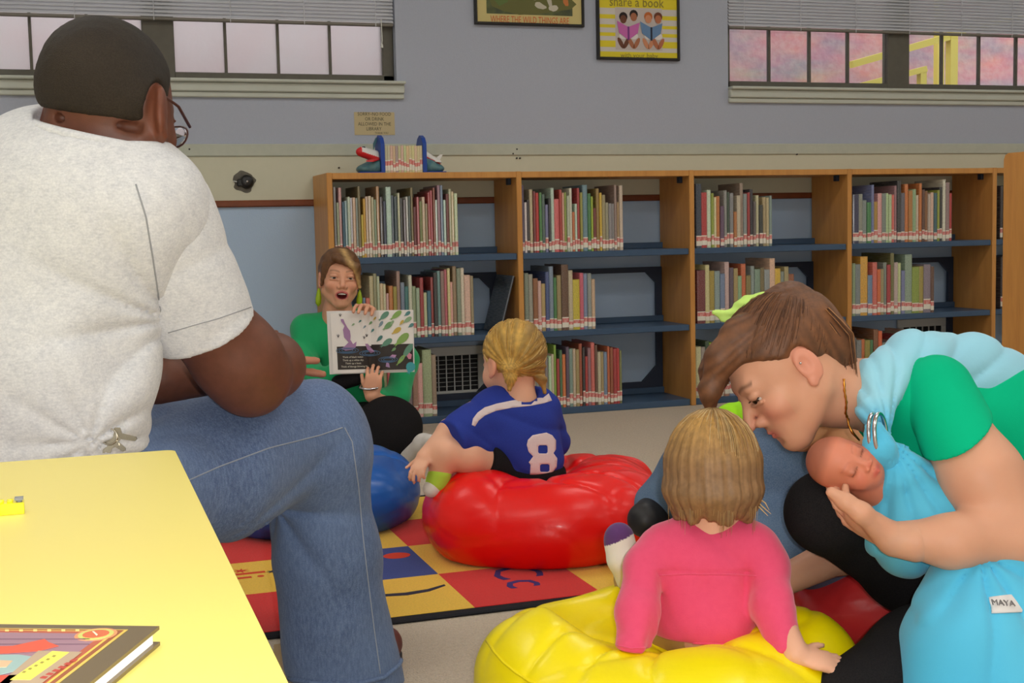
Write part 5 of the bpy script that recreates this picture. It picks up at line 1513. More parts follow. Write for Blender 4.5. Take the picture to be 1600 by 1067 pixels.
for k, tx_ in enumerate(('Think of black water.', 'Think up a white sky.', 'Think up a boat.', 'Think of bloogs blowing by.')):
    p_ = bq(.285 if k < 3 else .30, .735 + .05 * k, .0014)
    text_mesh('page_text', tx_, .0094, ink(222, 214, 196), frame_m(p_, bq(.4, .75) - bq(.2, .75), bq(.3, .5) - bq(.3, .9)), pb, extrude=.0002, squeeze=.95)
for (u, v) in ((.155, .09), (.12, .42), (.42, .45), (.45, .42)):
    for a in (-.5, 0.1, .7):
        MB().tube([bq(u, v, .0012), bq(u + .025 * math.sin(a), v - .05 * math.cos(a), .0012)], .0008, 4).build('twig_print', ink(60, 50, 54), pb)

# ------------------------------------------------------------------ 3. child in the blue jersey on the red bean bag
cj = person(P(800, 790, 3.40), 'small child with blond pigtails and blue number 8 jersey on the red bean bag')
Hc = Head(P(801, 566, 3.38), CF * .80 - CR * .56 - CU * .05, CU - CR * .05, .92, kid=True)
s = Sdf(); Hc.build(s, eyes='closed', neck=False, nose=.4)
s.chain([Hc.p(0, -.018, -.05), Hc.p(0, -.02, -.12), P(806, 668, 3.41), P(818, 730, 3.41)], [.042, .040, .05, .055], .03)
lim = Sdf()
lim.add(Cone(P(770, 640, 3.38), P(735, 650, 3.33), .035, .03), .02)
lim.chain([P(745, 645, 3.34), P(702, 672, 3.29), P(662, 714, 3.24)], [.030, .026, .019], .02)
hand(lim, P(664, 714, 3.24), _n(P(650, 728, 3.20) - P(664, 714, 3.24)) - CU * .3, _n(CU + CF * -.4), 1, .52, curl=(.5, .55, .6, .6), fr=.0105)
lim.chain([P(790, 724, 3.37), P(730, 713, 3.28), P(696, 708, 3.25)], [.048, .040, .036], .02)
lim.chain([P(696, 708, 3.25), P(684, 748, 3.26)], [.034, .027], .02)
lim.add(Cone(P(805, 650, 3.4), P(770, 640, 3.38), .05, .035), .03).add(Cone(P(812, 724, 3.4), P(790, 724, 3.37), .05, .046), .03)
body('body', lim, .0045, m_skin, cj, Hc.tint((232, 176, 146), (206, 120, 110), (200, 170, 120), blush=(232, 140, 116)), extra=[(s, .0042)])
h = Sdf().add(Hc.hair_cap(1.07), .01)
h.keep(Plane(Hc.p(0, .045, .0), Hc.A[1] * .9 - Hc.A[2] * .45), .015)
h.keep(Plane(Hc.p(0, -.07, -.058), -Hc.A[2] + Hc.A[1] * .5), .012)
h.cut(Hc.e((-.080, .010, -.02), (.02, .028, .034)), .008); h.cut(Hc.e((.080, .010, -.02), (.02, .028, .034)), .008)
tl = [(P(797, 582, 3.30), P(798, 592, 3.295), P(796, 608, 3.295)), (P(838, 580, 3.36), P(845, 592, 3.35), P(852, 612, 3.35))]
for a, b, c in tl:
    h.add(Cone(a - CU * -.006, a, .022, .017), .02); h.chain([a, b, c], [.016, .013, .006], .01)
sp = P(797, 580, 3.30)
def cjd(X):
    q = X - sp; th = np.arctan2(q @ CR, q @ CU)
    return .0022 * np.sin(26 * th + 2 * np.sin(8 * th)) * np.clip(np.linalg.norm(q, axis=1) / .05, 0, 1)
h.disp(cjd)
def cjt(V):
    q = V - sp; th = np.arctan2(q @ CR, q @ CU); st = .5 + .5 * np.sin(26 * th + 2 * np.sin(8 * th))
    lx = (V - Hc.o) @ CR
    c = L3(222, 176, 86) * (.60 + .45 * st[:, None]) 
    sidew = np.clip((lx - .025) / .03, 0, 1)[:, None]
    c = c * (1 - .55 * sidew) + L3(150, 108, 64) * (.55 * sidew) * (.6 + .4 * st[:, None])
    return c
body('hair', h, .0036, m_hairm, cj, cjt)
_g2 = np.linalg.solve((Hc.A.T * Hc.s), sp - Hc.o)
scalp_strands('scalp_hair', Hc, _g2, lambda q: q[1] * .9 - q[2] * .45 < .03 and -q[2] + .5 * q[1] < .02 and abs(q[0]) < .078 and not (abs(q[0]) > .05 and q[1] > -.03 and q[2] < .02), 300, .0008, [(232, 192, 106), (210, 164, 80), (188, 140, 66), (240, 210, 140)], cj, 6, 1.076)
m_band = mat('hair_elastic', rgb(210, 180, 110), .6)
for a, b, c in tl: tube_ring(a * .5 + b * .5, CR, CF, .013, .013, .004, 16).build('hair_tie', m_band, cj, True)
j = Sdf()
axj = axes(CF * .9 - CR * .4, CU + CR * -.10)
j.add(Ell(P(812, 690, 3.38), (.108, .092, .105), axj), .02).add(Ell(P(806, 648, 3.38), (.100, .075, .075), axj), .05)
j.add(Ell(P(826, 725, 3.39), (.092, .085, .06), axj), .04)
j.add(Cone(P(800, 622, 3.37), P(848, 628, 3.40), .035, .035), .03)
slf = Cone(P(770, 640, 3.36), P(712, 682, 3.28), .052, .056)
j.add(slf, .04)
j.add(Cone(P(848, 640, 3.42), P(866, 690, 3.48), .042, .045), .03)
j.add(Ell(P(742, 692, 3.31), (.055, .045, .032), axes(CF, CU + CR * .3)), .03)
j.keep(Plane(P(703, 690, 3.27), _n(P(703, 690, 3.27) - P(770, 650, 3.36)) + CU * .1), .003)
j.cut(Ell(P(700, 728, 3.22), (.09, .12, .035), axes(CF, CU + CR * -.12)), .01)
j.cut(Cone(Hc.p(0, -.03, -.05), Hc.p(0, -.036, -.082), .044, .042), .006)
j.disp(lambda X: .0025 * mul_noise(X, 24, 5) + .005 * (1 - np.abs(np.sin(20 * ((X - P(700, 690, 3.3)) @ _n(CU * .9 + CR * .45)) + 2.2 * mul_noise(X, 8, 3)))) ** 2.4)
m_jers = mat('blue_mesh_jersey', rgb(40, 60, 156), .75, .25, noise=(500, .35, rgb(28, 42, 120)), bump=(700, .4, .001))
jo = body('jersey', j, .0045, m_jers, cj)
bj2 = bvh_of(jo)
m_jw = mat('jersey_white', rgb(224, 206, 206), .7, noise=(300, .2, rgb(206, 186, 190)))
decal('white_stripe', bj2, [(737, 664), (739, 654), (746, 645), (757, 637), (775, 631), (800, 626), (830, 622), (848, 622), (857, 615), (862, 626), (850, 630), (830, 634), (800, 637), (775, 642), (758, 649), (748, 657), (742, 666)], .0003, .0012, m_jw, jo, 5)
def octo(cx_, cy2, w_, h_, c_): return [(cx_ - w_ + c_, cy2 - h_), (cx_ + w_ - c_, cy2 - h_), (cx_ + w_, cy2 - h_ + c_), (cx_ + w_, cy2 + h_ - c_), (cx_ + w_ - c_, cy2 + h_), (cx_ - w_ + c_, cy2 + h_), (cx_ - w_, cy2 + h_ - c_), (cx_ - w_, cy2 - h_ + c_)]
decal('number_eight', bj2, [(832, 680), (853, 676), (862, 680), (868, 688), (868, 702), (864, 708), (870, 716), (869, 730), (862, 738), (846, 741), (828, 741), (829, 726), (826, 722), (830, 717), (833, 713), (826, 706), (823, 695), (825, 687)], .0003, .0014, m_jw, jo, 4,
      hole=[octo(848, 702, 7.5, 6.5, 2), octo(851, 731, 7.5, 6, 2)])
st_ = Sdf().add(Ell(P(826, 738, 3.40), (.098, .10, .045), axes(CF, CU)), .02).add(Cone(P(815, 730, 3.38), P(758, 720, 3.31), .052, .050), .03)
st_.keep(Plane(P(758, 720, 3.31), _n(P(758, 720, 3.31) - P(815, 730, 3.38))), .004)
body('shorts', st_, .005, m_blk, cj)
f_ = Sdf().chain([P(688, 738, 3.255), P(683, 752, 3.26)], [.029, .029], .01)
body('sock', f_, .004, mat('lime_sock', rgb(180, 220, 70), .8), cj)
f_ = Sdf().chain([P(684, 760, 3.27), P(674, 764, 3.25)], [.024, .022], .01)
body('shoe', f_, .005, mat('white_shoe', rgb(214, 208, 200), .7), cj)

# ------------------------------------------------------------------ 4. toddler in the pink sweater on the yellow bean bag
tp = person(P(1100, 1000, 2.08), 'toddler with a light brown bob in a pink sweater sitting on the yellow bean bag')
Ht = Head(P(1113, 745, 2.09), CF * .97 + CR * .10, CU, .92, kid=True)
s = Sdf(); Ht.build(s, eyes='closed', neck=False, nose=.4)
s.chain([Ht.p(0, -.006, -.05), Ht.p(0, -.002, -.10), P(1108, 890, 2.135), P(1100, 985, 2.13)], [.042, .036, .038, .05], .03)
lim = Sdf()
lim.chain([P(1110, 850, 2.1), P(1185, 870, 2.09), P(1210, 950, 2.02), P(1243, 1022, 1.95)], [.035, .022, .022, .020], .02)
hand(lim, P(1246, 1024, 1.945), _n(CR * .97 - CU * .22 + CF * .05), _n(CU * .9 - CF * .45), -1, .58, curl=(.18, .2, .22, .25), fr=.0105, spread=.12, thumb=(.7, .7, 0))
lim.chain([P(1110, 850, 2.1), P(1025, 870, 2.09), P(995, 1000, 2.01)], [.035, .022, .020], .02)
lim.chain([P(1100, 985, 2.10), P(1010, 960, 2.22), P(985, 905, 2.28)], [.05, .04, .022], .02)
body('body', lim, .0048, m_skin, tp, Ht.tint((236, 180, 150), (206, 120, 110), (160, 120, 80), blush=(236, 140, 120)), extra=[(s, .0042)])
h = Sdf().add(Ht.hair_cap(1.04), .01)
hc = [Ht.p(math.sin(a) * .070, -.015 - math.cos(a) * .068, z) for z in (0,) for a in np.linspace(-2.0, 2.0, 13)]
for a in np.linspace(-2.1, 2.1, 15):
    t_ = Ht.p(math.sin(a) * .061, -.014 - math.cos(a) * .080, .03); m_2 = Ht.p(math.sin(a) * .065, -.014 - math.cos(a) * .084, -.02)
    ln = .056 + .010 * math.sin(7 * a)
    b_ = Ht.p(math.sin(a) * (.063 + .004 * math.sin(5 * a)), -.014 - math.cos(a) * .078, -ln)
    h.chain([t_, m_2, b_], [.016, .015, .009], .018)
h.cut(Ht.e((0, .085, -.01), (.07, .06, .09)), .01)
cw = Ht.p(-.012, -.045, .115)
def tpt_ang(V):
    q = Ht.loc(V.copy()); return np.arctan2(q[:, 0] + .006, -(q[:, 1] + .035) + .001)
def tpd(X):
    q = Ht.loc(X.copy()); th = tpt_ang(X)
    am = np.clip(np.hypot(q[:, 0], q[:, 1] + .03) / .05, 0, 1)
    return am * (.0010 * np.sin(46 * th + 2.2 * np.sin(9 * th) + 25 * q[:, 2]) + .0012 * np.sin(21 * th + 18 * q[:, 2] + 1))
h.disp(tpd)
def tpc(V):
    q = Ht.loc(V.copy()); th = tpt_ang(V)
    st = .5 + .3 * np.sin(46 * th + 2.2 * np.sin(9 * th) + 25 * q[:, 2]) + .2 * np.sin(73 * th + 2)
    top = np.clip((q[:, 2] - .02) / .08, 0, 1)[:, None]
    base = L3(186, 142, 74) * top + L3(152, 116, 80) * (1 - top)
    low = np.clip((-.02 - q[:, 2]) / .06, 0, 1)[:, None]
    base = base * (1 - .45 * low) + L3(126, 82, 50) * (.45 * low)
    return base * (.80 + .32 * st[:, None])
ho = body('hair', h, .0034, m_hairm, tp, tpc)
lines = []
r9 = random.Random(3)
for k in range(120):
    a = r9.uniform(-1.9, 1.9); ph = r9.uniform(.0, .4)
    ln = []
    l_end = .060 + .02 * math.sin(7 * a) + r9.uniform(-.012, .016)
    for t in np.linspace(0, 1, 13):
        ph_ = min(1, t / .5) * math.pi / 2 * .97 + .06
        z = (.032 + .089 * math.cos(ph_)) if t <= .5 else .032 + (-l_end - .032) * (t - .5) / .5
        rr = 1.05 * (math.sin(ph_) if t <= .5 else 1) * (1 - .05 * max(0, -z) / .08) + .008 * max(0, t - .85) * r9.uniform(-1, 3)
        ln.append(Ht.p(math.sin(a + ph * (1 - t) * .6) * .0755 * rr, -.014 - math.cos(a) * .094 * rr, z))
    lines.append(ln)
strands('hair_strands', lines, .0007, lambda: tuple(L3(*r9.choice([(206, 170, 112), (186, 148, 98), (168, 130, 88), (214, 188, 140)]))), tp, 3)
fl = [[P(1180, 780, 2.05), P(1192, 792, 2.04), P(1205, 803, 2.03)], [P(1176, 782, 2.05), P(1190, 796, 2.04), P(1200, 806, 2.03)], [P(1182, 776, 2.05), P(1196, 786, 2.04), P(1202, 797, 2.03)]]
strands('loose_lock', fl, .0013, lambda: tuple(L3(224, 190, 130)), tp, 5)
w = Sdf()
axp = axes(CF, CU)
w.add(Ell(P(1105, 905, 2.10), (.088, .075, .10), axp), .02).add(Ell(P(1100, 975, 2.10), (.084, .082, .055), axp), .05)
w.add(Cone(P(1050, 856, 2.09), P(1168, 856, 2.09), .042, .044), .03).add(Cone(P(1090, 835, 2.09), P(1132, 835, 2.09), .034, .034), .03)
w.chain([P(1182, 858, 2.085), P(1197, 885, 2.07), P(1207, 945, 2.02), P(1234, 1030, 1.955)], [.036, .033, .031, .025], .02)
w.chain([P(1030, 858, 2.085), P(1011, 885, 2.07), P(997, 960, 2.02), P(990, 1012, 1.985)], [.036, .034, .032, .030], .02)
w.keep(Plane(P(1236, 1028, 1.955), _n(P(1236, 1028, 1.955) - P(1207, 945, 2.02))), .003)
w.keep(Plane(P(985, 1016, 1.98), -CU * .97 - CR * .05), .004)
w.cut(Cone(P(1110, 750, 2.08), P(1108, 792, 2.095), .052, .043), .006)
w.cut(Cone(P(1046, 900, 2.00), P(1030, 1010, 1.97), .004, .014), .02); w.cut(Cone(P(1176, 900, 2.00), P(1190, 1000, 1.95), .004, .012), .02)
def swd(X):
    d = .002 * mul_noise(X, 26, 4)
    lx = (X - P(1105, 900, 2.0)) @ CR; lz = (X - P(1105, 897, 2.02)) @ CU
    tors = (np.abs(lx) < .075)
    d += .003 * np.exp(-(lz / .003) ** 2) * tors
    d += .006 * (1 - np.abs(np.sin(48 * lx))) ** 2 * np.exp(-((lz + .02) / .025) ** 2) * (lz < 0) * tors
    d += .0022 * (1 - np.abs(np.sin(40 * ((X - P(985, 900, 2.0)) @ _n(CU + CR * .35)) + 1.5 * mul_noise(X, 11, 2)))) ** 2.5 * (np.abs(lx) > .075)
    d += .003 * (1 - np.abs(np.sin(24 * (X @ _n(CU + CR * .5)) + 2 * mul_noise(X, 9, 7)))) ** 3 * tors
    return d
w.disp(swd)
m_pink = mat('pink_knit', rgb(236, 84, 122), .95, .1, noise=(90, .2, rgb(222, 66, 108)), bump=(420, .35, .0012), sheen=.35)
so = body('sweater', w, .0042, m_pink, tp)
bsw = bvh_of(so)
seam('yoke_seam', bsw, dens([(1030, 899), (1070, 897), (1110, 897), (1150, 898), (1182, 900)]), .0013, m_pink, so)
seam('hem_seam', bsw, dens([(1030, 998), (1070, 1004), (1120, 1006), (1168, 1012)]), .0018, m_pink, so)
seam('cuff_seam', bsw, dens([(964, 1008), (985, 1013), (1010, 1012)]), .0014, m_pink, so)
ck = Sdf().chain([P(984, 905, 2.27), P(974, 872, 2.245), P(968, 838, 2.245)], [.024, .027, .023], .01)
ck.add(Ell(P(967, 846, 2.245), (.025, .02, .028), axes(CF, CU)), .01)
def sockt(V):
    z = (V - P(968, 838, 2.245)) @ CU - ((V - P(968, 838, 2.245)) @ CR) * .45; c = np.tile(L3(236, 230, 218), (len(V), 1)); c[z > -.004] = L3(98, 62, 116)
    hx = (V - P(984, 870, 2.25)) @ CR; c[(hx > .010) & (z < -.010)] = L3(206, 178, 128)
    return c
body('sock', ck, .0020, m_cloth, tp, sockt)
lg = Sdf().chain([P(1095, 975, 2.12), P(1010, 965, 2.26), P(985, 905, 2.29)], [.065, .050, .030], .03)
body('trousers', lg, .005, mat('beige_trousers', rgb(186, 150, 92), .9), tp)
# ------------------------------------------------------------------ 5. mother leaning over with a newborn in a sling
mo = person(P(1500, 1000, 2.2), 'woman with brown ponytail in green shirt bending over with a baby sling')
MF = -CR * .75 - CU * .66 - CF * .10; MU = -CR * .66 + CU * .75
Hw = Head(P(1228, 573, 2.12), MF, MU, 1.0)
s = Sdf(); Hw.build(s, neck=False, nose=1.05, eyes='half')
s.chain([Hw.p(0, -.025, -.035), P(1310, 612, 2.14), P(1385, 620, 2.17)], [.056, .052, .062], .03)
s.add(Cone(P(1385, 620, 2.17), P(1470, 700, 2.2), .06, .06), .03)
ar = Sdf()
ar.add(Cone(P(1420, 650, 2.20), P(1484, 660, 2.10), .035, .04), .03)
eb = P(1592, 838, 1.99)
ar.chain([P(1490, 672, 2.06), P(1535, 745, 2.02), eb], [.055, .058, .052], .03)
ar.chain([eb, P(1490, 846, 1.965), P(1396, 842, 1.975)], [.048, .038, .0265], .025)
hd = Sdf()
wm = P(1398, 843, 1.975)
hd.add(Cone(P(1430, 846, 1.97), wm, .031, .0265), .01)
hand(hd, wm, _n(-CR * .74 + CU * .40 + CF * .42), _n(-CF * .5 - CU * .8 - CR * .2), -1, .86, curl=(.30, .30, .32, .36), thumb=(.9, .1, .0), spread=.06)
hd.chain([P(1382, 832, 1.975), P(1346, 801, 1.952), P(1322, 784, 1.955), P(1299, 769, 1.965)], [.020, .0145, .0115, .0085], .012)
ar2 = Sdf()
ar2.chain([P(1440, 640, 2.32), P(1420, 800, 2.42), P(1320, 862, 2.30), P(1222, 908, 2.20)], [.05, .042, .034, .026], .025)
hand(ar2, P(1225, 907, 2.20), _n(-CR * .9 - CU * .2 - CF * .2), _n(CU * .8 - CF * .3), 1, .85, curl=(.3, .3, .35, .4))
ar2.add(Cone(P(1400, 640, 2.2), P(1440, 640, 2.32), .05, .05), .03)
tm_ = Hw.tint((216, 160, 130), (204, 104, 100), (104, 72, 52), blush=(226, 120, 108))
body('body', ar, .0046, m_skin, mo, tm_, extra=[(s, .0023), (hd, .0030), (ar2, .0046)])
Hw.eye(mo, (58, 40, 30), -.25, -.55, .74)
lash = [Hw.p(-.018 - .007 * k, .0905 - .0028 * k - (.002 if k in (0, 4) else 0), .002 - .0012 * abs(k - 2)) for k in range(5)]
MB().tube(lash, .0012, 5).build('eyelashes', mat('lash', rgb(40, 28, 24), .6), mo, True)
# hair pulled back
gp = np.array([0, -.085, .078])
h = Sdf().add(Hw.hair_cap(1.06), .01)
h.keep(Plane(Hw.p(0, .07, .064), Hw.A[1] * .6 - Hw.A[2] * .8), .010)
for q in (-1, 1):
    h.cut(Hw.e((.082 * q, -.008, -.006), (.016, .024, .034)), .005)
h.add(Hw.e(tuple(gp * [1, .95, .95]), (.028, .028, .028)), .03)
pt_ = [P(1238, 480, 2.11), P(1262, 495, 2.11), P(1290, 540, 2.115), P(1304, 604, 2.12)]
h.chain(pt_, [.024, .036, .042, .026], .015)
h.add(Cone(P(1270, 510, 2.11), P(1322, 585, 2.14), .034, .022), .03)
h.chain([P(1150, 520, 2.085), P(1126, 560, 2.085), P(1110, 610, 2.09), P(1106, 640, 2.09)], [.024, .022, .016, .005], .02)
h.chain([P(1150, 530, 2.16), P(1118, 580, 2.17), P(1112, 636, 2.17)], [.03, .024, .008], .02)
def mw_ang(V):
    q = Hw.loc(V.copy()); return np.arctan2(q[:, 2] - gp[2], q[:, 1] - gp[1]), q
def tail_mask(V): return np.clip((((V - P(1240, 480, 2.11)) @ _n(CR * .5 - CU * .8)) - .005) / .02, 0, 1) * np.clip(((V - P(1236, 500, 2.1)) @ CR + .0) / .01, 0, 1)
def mwst(V):
    th, q = mw_ang(V); a = 60 * th + 40 * np.abs(q[:, 0]) + 2 * np.sin(17 * th)
    tq = ((V - P(1262, 500, 2.1)) @ _n(CR * .85 + CU * .5)) * 330
    m = tail_mask(V); return np.sin(a) * (1 - m) + np.sin(tq + 1.5 * np.sin(tq * .37)) * m
h.disp(lambda X: .0008 * mwst(X))
def mwc(V):
    st = .5 + .5 * mwst(V); n2 = .5 + .5 * mul_noise(V, 26, 3)
    c = L3(104, 66, 42)[None] * (1 - .5 * n2[:, None]) + L3(140, 92, 58)[None] * (.5 * n2[:, None])
    return c * (.75 + .4 * st[:, None])
body('hair', h, .0034, m_hairm, mo, mwc)
r8 = random.Random(11); lines = []
for k in range(130):
    o1 = r8.uniform(-.030, .034); b_ = _n(CR * .85 + CU * .5); z_ = -CF * r8.uniform(.030, .042)
    e_ = r8.uniform(.5, .7)
    sp_ = [pt_[1] + b_ * o1 * .8 + z_, pt_[2] + b_ * o1 * 1.15 + z_, P(1303, 600 + r8.uniform(-6, 16), 2.12) + b_ * o1 * 1.05 + z_ * .75]
    lines.append([sp_[0], sp_[0] * .5 + sp_[1] * .5 + z_ * .1, sp_[1], sp_[1] * .5 + sp_[2] * .5, sp_[2]])
strands('ponytail_strands', lines, .0010, lambda: tuple(L3(*r8.choice([(150, 96, 56), (110, 70, 44), (84, 52, 34), (176, 122, 76)]))), mo, 3)
_ng = np.array([0, .6, -.8])
scalp_strands('scalp_hair', Hw, gp, lambda q: (q - np.array([0, .07, .064])) @ _ng < -.004 and not (abs(q[0]) > .05 and abs(q[1] + .008) < .028 and q[2] < .03), 700, .00045, [(128, 84, 52), (104, 66, 42), (84, 52, 36), (150, 104, 68), (70, 44, 32)], mo, 4, 1.066)
tube_ring(P(1240, 482, 2.11), _n(CR * .5 - CU * .5), CF, .026, .028, .006, 18).build('hair_tie', mat('dark_elastic', rgb(40, 30, 28), .7), mo, True)
rb = Sdf().chain([P(1224, 471, 2.11), P(1195, 470, 2.12), P(1165, 476, 2.125), P(1142, 489, 2.13)], [.006, .013, .012, .008], .01)
rb.add(Ell(P(1132, 494, 2.13), (.022, .006, .009), axes(CF, CU + CR * .45)), .008)
rb.disp(lambda X: .0015 * np.sin(((X - P(1170, 470, 2.12)) @ CU) * 420))
body('hair_ribbon', rb, .003, mat('pale_lime_ribbon', rgb(196, 232, 120), .7, noise=(60, .3, rgb(180, 218, 100))), mo)
MB().lathe(Hw.p(-.084, .0, .002), [(.0022, 0), (.0018, .002), (.0004, .003)], 10, axis=-Hw.A[0]).build('ear_stud', mat('silver', rgb(210, 210, 214), .2, metal=1.0), mo, True)
# green shirt
g = Sdf()
g.add(Cone(P(1405, 625, 2.22), P(1540, 665, 2.27), .085, .115), .03).add(Cone(P(1540, 665, 2.27), P(1650, 860, 2.27), .115, .14), .06)
g.add(Ell(P(1450, 690, 2.18), (.085, .09, .095), axes(CF, CU + CR * -.3)), .06)
g.add(Ell(P(1570, 800, 2.26), (.12, .11, .11), axes(CF, CU)), .06)
g.add(Cone(P(1405, 610, 2.30), P(1440, 640, 2.36), .065, .06), .04)
slv2 = Cone(P(1440, 622, 2.13), P(1482, 648, 2.10), .07, .060)
g.add(slv2, .035)
g.cut(Cone(P(1330, 615, 2.14), P(1368, 622, 2.16), .056, .050), .006)
g.disp(lambda X: .003 * mul_noise(X, 18, 5) + .006 * (1 - np.abs(np.sin(17 * ((X - P(1400, 640, 2.1)) @ _n(CR * .8 - CU * .35)) + 2.0 * mul_noise(X, 8, 4)))) ** 2.6)
m_grn = mat('green_jersey', rgb(4, 186, 136), .9, .12, noise=(12, .2, rgb(2, 172, 124)), bump=(500, .2, .001))
body('green_shirt', g, .0052, m_grn, mo)
sl2 = Sdf().add(Cone(P(1462, 612, 2.10), P(1518, 728, 2.030), .060, .068), .01)
sl2.keep(Plane(P(1502, 703, 2.0), -CU * .78 + CR * .58 + CF * .05), .003)
sl2.disp(lambda X: .006 * (1 - np.abs(np.sin(26 * ((X - P(1480, 660, 2.0)) @ _n(CR * .75 + CU * .6)) + 1.5 * mul_noise(X, 10, 4)))) ** 2)
body('sleeve', sl2, .0032, m_grn, mo)
# leggings
lg = Sdf()
lg.chain([P(1560, 960, 2.36), P(1420, 880, 2.26), P(1296, 800, 2.12)], [.10, .078, .062], .03)
lg.add(Ell(P(1292, 800, 2.115), (.065, .065, .062), axes(CF, CU)), .03)
lg.chain([P(1300, 805, 2.15), P(1400, 880, 2.42), P(1500, 960, 2.5)], [.055, .05, .04], .03)
lg.chain([P(1600, 1000, 2.18), P(1450, 1045, 2.05), P(1330, 1110, 1.95)], [.105, .092, .075], .04)
lg.add(Ell(P(1590, 960, 2.26), (.15, .14, .11), axes(CF, CU)), .05)
lg.disp(lambda X: .002 * mul_noise(X, 18, 3))
body('leggings', lg, .0055, m_blk, mo)
# necklace
bn = bvh_of([o for o in mo.children if o.name.startswith('body')][0])
nk = on_surface(bn, dens([(1318, 592), (1319, 610), (1322, 628), (1321, 645), (1325, 655)], 4), .001) + [P(1326, 664, 2.075), P(1332, 676, 2.075), P(1343, 688, 2.08)]
m_gold = mat('gold', rgb(206, 140, 60), .3, metal=1.0)
MB().tube(nk, [.0014 if i % 2 else .0026 for i in range(len(nk))], 6).build('necklace', m_gold, mo, True)
# ---- ring sling
sg2 = empty('baby_sling', P(1420, 800, 2.0), 'pale blue ring sling with silver rings worn by the bending woman', 'baby sling')
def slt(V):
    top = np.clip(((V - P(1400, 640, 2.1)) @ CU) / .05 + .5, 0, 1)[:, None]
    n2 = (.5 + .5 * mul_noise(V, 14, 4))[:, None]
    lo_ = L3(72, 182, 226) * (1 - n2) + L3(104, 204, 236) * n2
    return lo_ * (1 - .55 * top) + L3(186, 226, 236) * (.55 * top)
RC = P(1384, 690, 2.05)
def fan(X, n, am, c=RC):
    q = X - c; th = np.arctan2(q @ CU, q @ CR); return am * (1 - np.abs(np.sin(n * th + .8 * mul_noise(X, 10, 3)))) ** 1.8
sb = Sdf()
sb.chain([P(1380, 685, 2.055), P(1366, 640, 2.075), P(1376, 598, 2.11), P(1430, 578, 2.17), P(1510, 588, 2.235), P(1620, 640, 2.28)], [.014, .024, .038, .058, .068, .072], .03)
sb.add(Cone(P(1388, 598, 2.13), P(1440, 590, 2.26), .045, .06), .03)
sb.add(Cone(P(1430, 575, 2.19), P(1540, 600, 2.27), .058, .068), .03)
sb.disp(lambda X: fan(X, 12, .007) + .002 * mul_noise(X, 22, 5))
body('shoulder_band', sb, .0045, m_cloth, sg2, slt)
pc = Sdf()
pc.chain([P(1386, 702, 2.045), P(1400, 740, 2.055), P(1425, 790, 2.08)], [.018, .042, .075], .03)
pc.add(Ell(P(1428, 808, 2.10), (.088, .085, .098), axes(CF, CU + CR * .25)), .03)
pc.add(Ell(P(1470, 800, 2.09), (.065, .07, .045), axes(CF, CU + CR * -.5)), .04)
pc.cut(Ell(P(1322, 735, 2.03), (.052, .06, .062)), .008)
pc.disp(lambda X: fan(X, 10, .008) + .002 * mul_noise(X, 20, 2))
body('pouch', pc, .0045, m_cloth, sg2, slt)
tl_ = Sdf()
tl_.chain([P(1500, 870, 2.05), P(1515, 930, 1.985), P(1510, 1010, 1.945), P(1505, 1110, 1.92)], [.035, .062, .085, .095], .04)
tl_.add(Cone(P(1575, 890, 1.99), P(1585, 1090, 1.90), .05, .075), .04)
tl_.add(Ell(P(1460, 985, 1.99), (.045, .03, .06), axes(CF, CU)), .04)
def tailf(X):
    lx = (X - P(1500, 950, 1.95)) @ CR; q = X - P(1520, 880, 1.99); th = np.arctan2(q @ CR, -(q @ CU) + .02)
    return .009 * (1 - np.abs(np.sin(5.2 * th + 1.0 + .9 * mul_noise(X, 8, 2)))) ** 1.7 + .003 * mul_noise(X, 16, 6)
tl_.disp(tailf)
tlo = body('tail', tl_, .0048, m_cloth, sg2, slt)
bt = bvh_of(tlo)
tgo = decal('tag', bt, [(1546, 934), (1581, 929), (1598, 953), (1597, 957), (1549, 959)], .0015, .001, mat('tag_white', rgb(226, 222, 220), .8), tlo, 6)
p0, n0 = surf(bt, 1566, 944, .0035)
if p0 is not None:
    text_mesh('tag_text', 'MAYA', .013, ink(120, 116, 116), frame_m(p0, _n(CR - n0 * (CR @ n0)), _n(CU - n0 * (CU @ n0))), tlo, extrude=.0008)
for dx, dd in ((0, 0), (9, .012)):
    c = P(1367 + dx, 680, 2.035 - dd)
    tube_ring(c, _n(CR * .55 + CF * .8), _n(CU * 1.0 - CR * .08), .027, .034, .0034, 30, 8).build('ring', mat('silver', rgb(210, 210, 214), .2, metal=1.0), sg2, True)
lp = Sdf().chain([P(1366, 672, 2.03), P(1374, 700, 2.025), P(1388, 722, 2.035)], [.016, .022, .020], .02)
lp.disp(lambda X: fan(X, 12, .003))
body('ring_fold', lp, .0038, m_cloth, sg2, slt)

